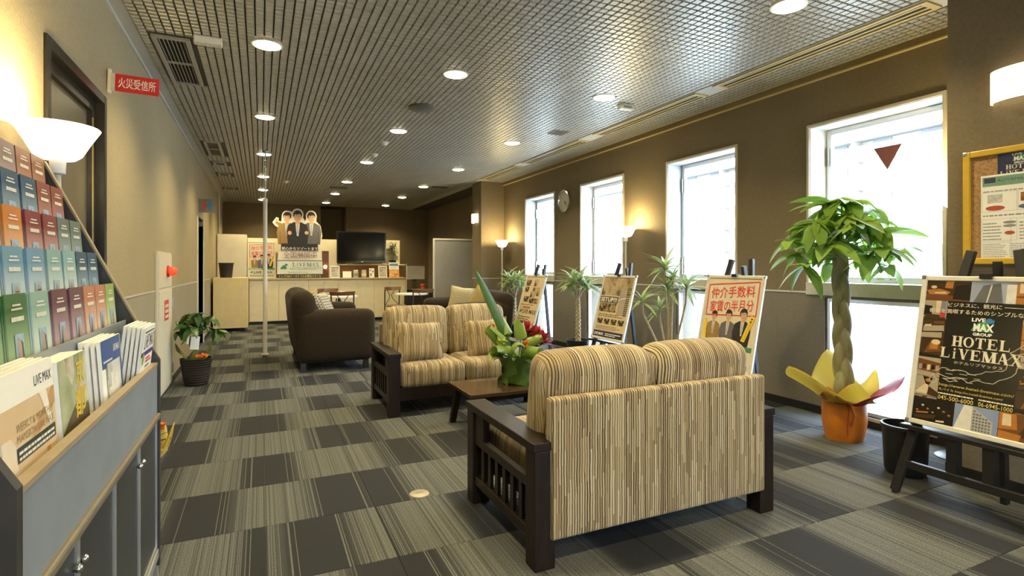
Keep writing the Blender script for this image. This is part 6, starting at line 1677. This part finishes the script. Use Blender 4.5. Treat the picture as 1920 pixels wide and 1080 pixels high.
b = MB(); b.rect(-.10,.27,.10,.33,.001,0); b.rect(-.09,.21,.06,.25,.001,1); b.build('masthead', [pm('print_steel_blue',(.12,.2,.36),.4), M_snap], t)
# plant behind the television
t = thing('potted_bonsai', 'small potted tree on the ledge at the right of the television', 'plant', (2.84,CY+.375,1.271))
rnd = random.Random(9)
MB().lathe([(0,0),(.075,0),(.085,.09),(.078,.095),(0,.085)],18).build('pot', M_black, t, smooth=40)
MB().tube([(0,0,.08),(.01,-.01,.2),(-.01,.0,.32)],[.02,.014,.01],8).build('trunk', M_bark, t, smooth=60)
lm4 = leaf_mesh('leaf', .09, .028, M_leafp, .3, .2, 4)
for k in range(60):
    u = rnd.random(); a = 2.4*k; put(lm4, 'leaf', t, dir_M((.07*math.cos(a)*rnd.random(), .03*math.sin(a)*rnd.random(), .24+.26*u), a, R(rnd.uniform(-30,50)), 0, rnd.uniform(.8,1.2)))
# low whiteboard on a stand, side cabinet and jars
t = thing('side_cabinet', 'low dark side cabinet right of the counter', 'cabinet', (3.12,12.45,0))
MB().box(0,0,.03,.62,.45,.66).build('body', M_rdark, t, bevel=.004)
MB().box(-.01,-.01,.66,.63,.46,.685).build('top', M_rdark, t, bevel=.003)
t = thing('whiteboard', 'small framed whiteboard sign on a stand right of the counter', 'sign', M=plane_M((3.26,12.40,.0),(1,0,0),(0,.0,1)))
MB().box(-.20,.93,-.008,.20,1.22,.0).build('board', pm('board_buff',(.44,.41,.33),.35,var=.06,scale=6), t)
b = MB(); frame4(b,.42,.305,.012,-.010,.004); 
o = b.build('frame', M_alu, t); o.location = (0,.922,0)
b = MB(); lines(b,-.14,1.04,.14,1.17,4,.25,.001,0); b.build('handwriting', pm('faded_marker',(.28,.22,.18),.5), t)['kind'] = 'stuff'
MB().box(-.222,.60,-.03,-.208,1.28,.0).build('post', M_alu, t); MB().box(-.26,.0,-.04,-.17,.60,.0).build('lower_post', M_rdark, t)
MB().box(-.26,.0,-.20,-.17,.02,.12).build('foot', M_rdark, t)
t = thing('carafe', 'tall clear carafe with dark lid on the side cabinet', 'carafe', (3.27,12.56,.686))
MB().lathe([(0,0),(.05,0),(.055,.03),(.05,.19),(.045,.21)],18).build('carafe_body', glassmat('clear_glass',(.8,.82,.8)), t, smooth=50)
MB().lathe([(.052,.205),(.056,.24),(.03,.25),(0,.25)],18).build('lid', M_black, t, smooth=40)
t = thing('red_canister', 'small red-lidded canister on the side cabinet', 'canister', (3.47,12.56,.686))
MB().lathe([(0,0),(.055,0),(.058,.02),(.058,.06)],18).build('canister_body', pm('amber_plastic',(.40,.20,.08),.4), t, smooth=40)
MB().lathe([(.06,.058),(.062,.10),(.05,.115),(0,.118)],18).build('lid', M_red, t, smooth=40)
# free-standing screen with white frame
t = thing('screen_partition', 'tall grey free-standing screen with a white frame by the far pier', 'screen', (3.25,10.95,0))
M_scr = pm('grey_satin_screen', (.42,.42,.43), .3, .1, var=.06, scale=3)
MB().box(.035,.010,.06,.94,.026,1.765).build('panel', M_scr, t)
b = MB(); b.box(0,0,0,.035,.036,1.80); b.build('frame_post', M_white, t, bevel=.003); b = MB(); b.box(.94,0,0,.975,.036,1.80); b.build('frame_post', M_white, t, bevel=.003)
MB().box(.035,0,1.765,.94,.036,1.80).build('top_rail', M_white, t, bevel=.003); MB().box(.035,0,.03,.94,.036,.06).build('bottom_rail', M_white, t)
for x in (.0,.94): MB().box(x,-.2,0,x+.035,.24,.02).build('foot', M_white, t)

# black bin behind the nearest easel
t = thing('waste_bin', 'round black bin on the floor behind the nearest easel', 'bin', (3.42,1.93,0))
MB().lathe([(0,0),(.095,0),(.105,.02),(.115,.27),(.12,.28),(.11,.28),(.10,.03),(0,.03)],24).build('bin_body', M_black, t, smooth=40)
MB().lathe([(.112,.262),(.122,.266),(.122,.284),(.112,.286)],24).build('rim', M_black, t, smooth=40)
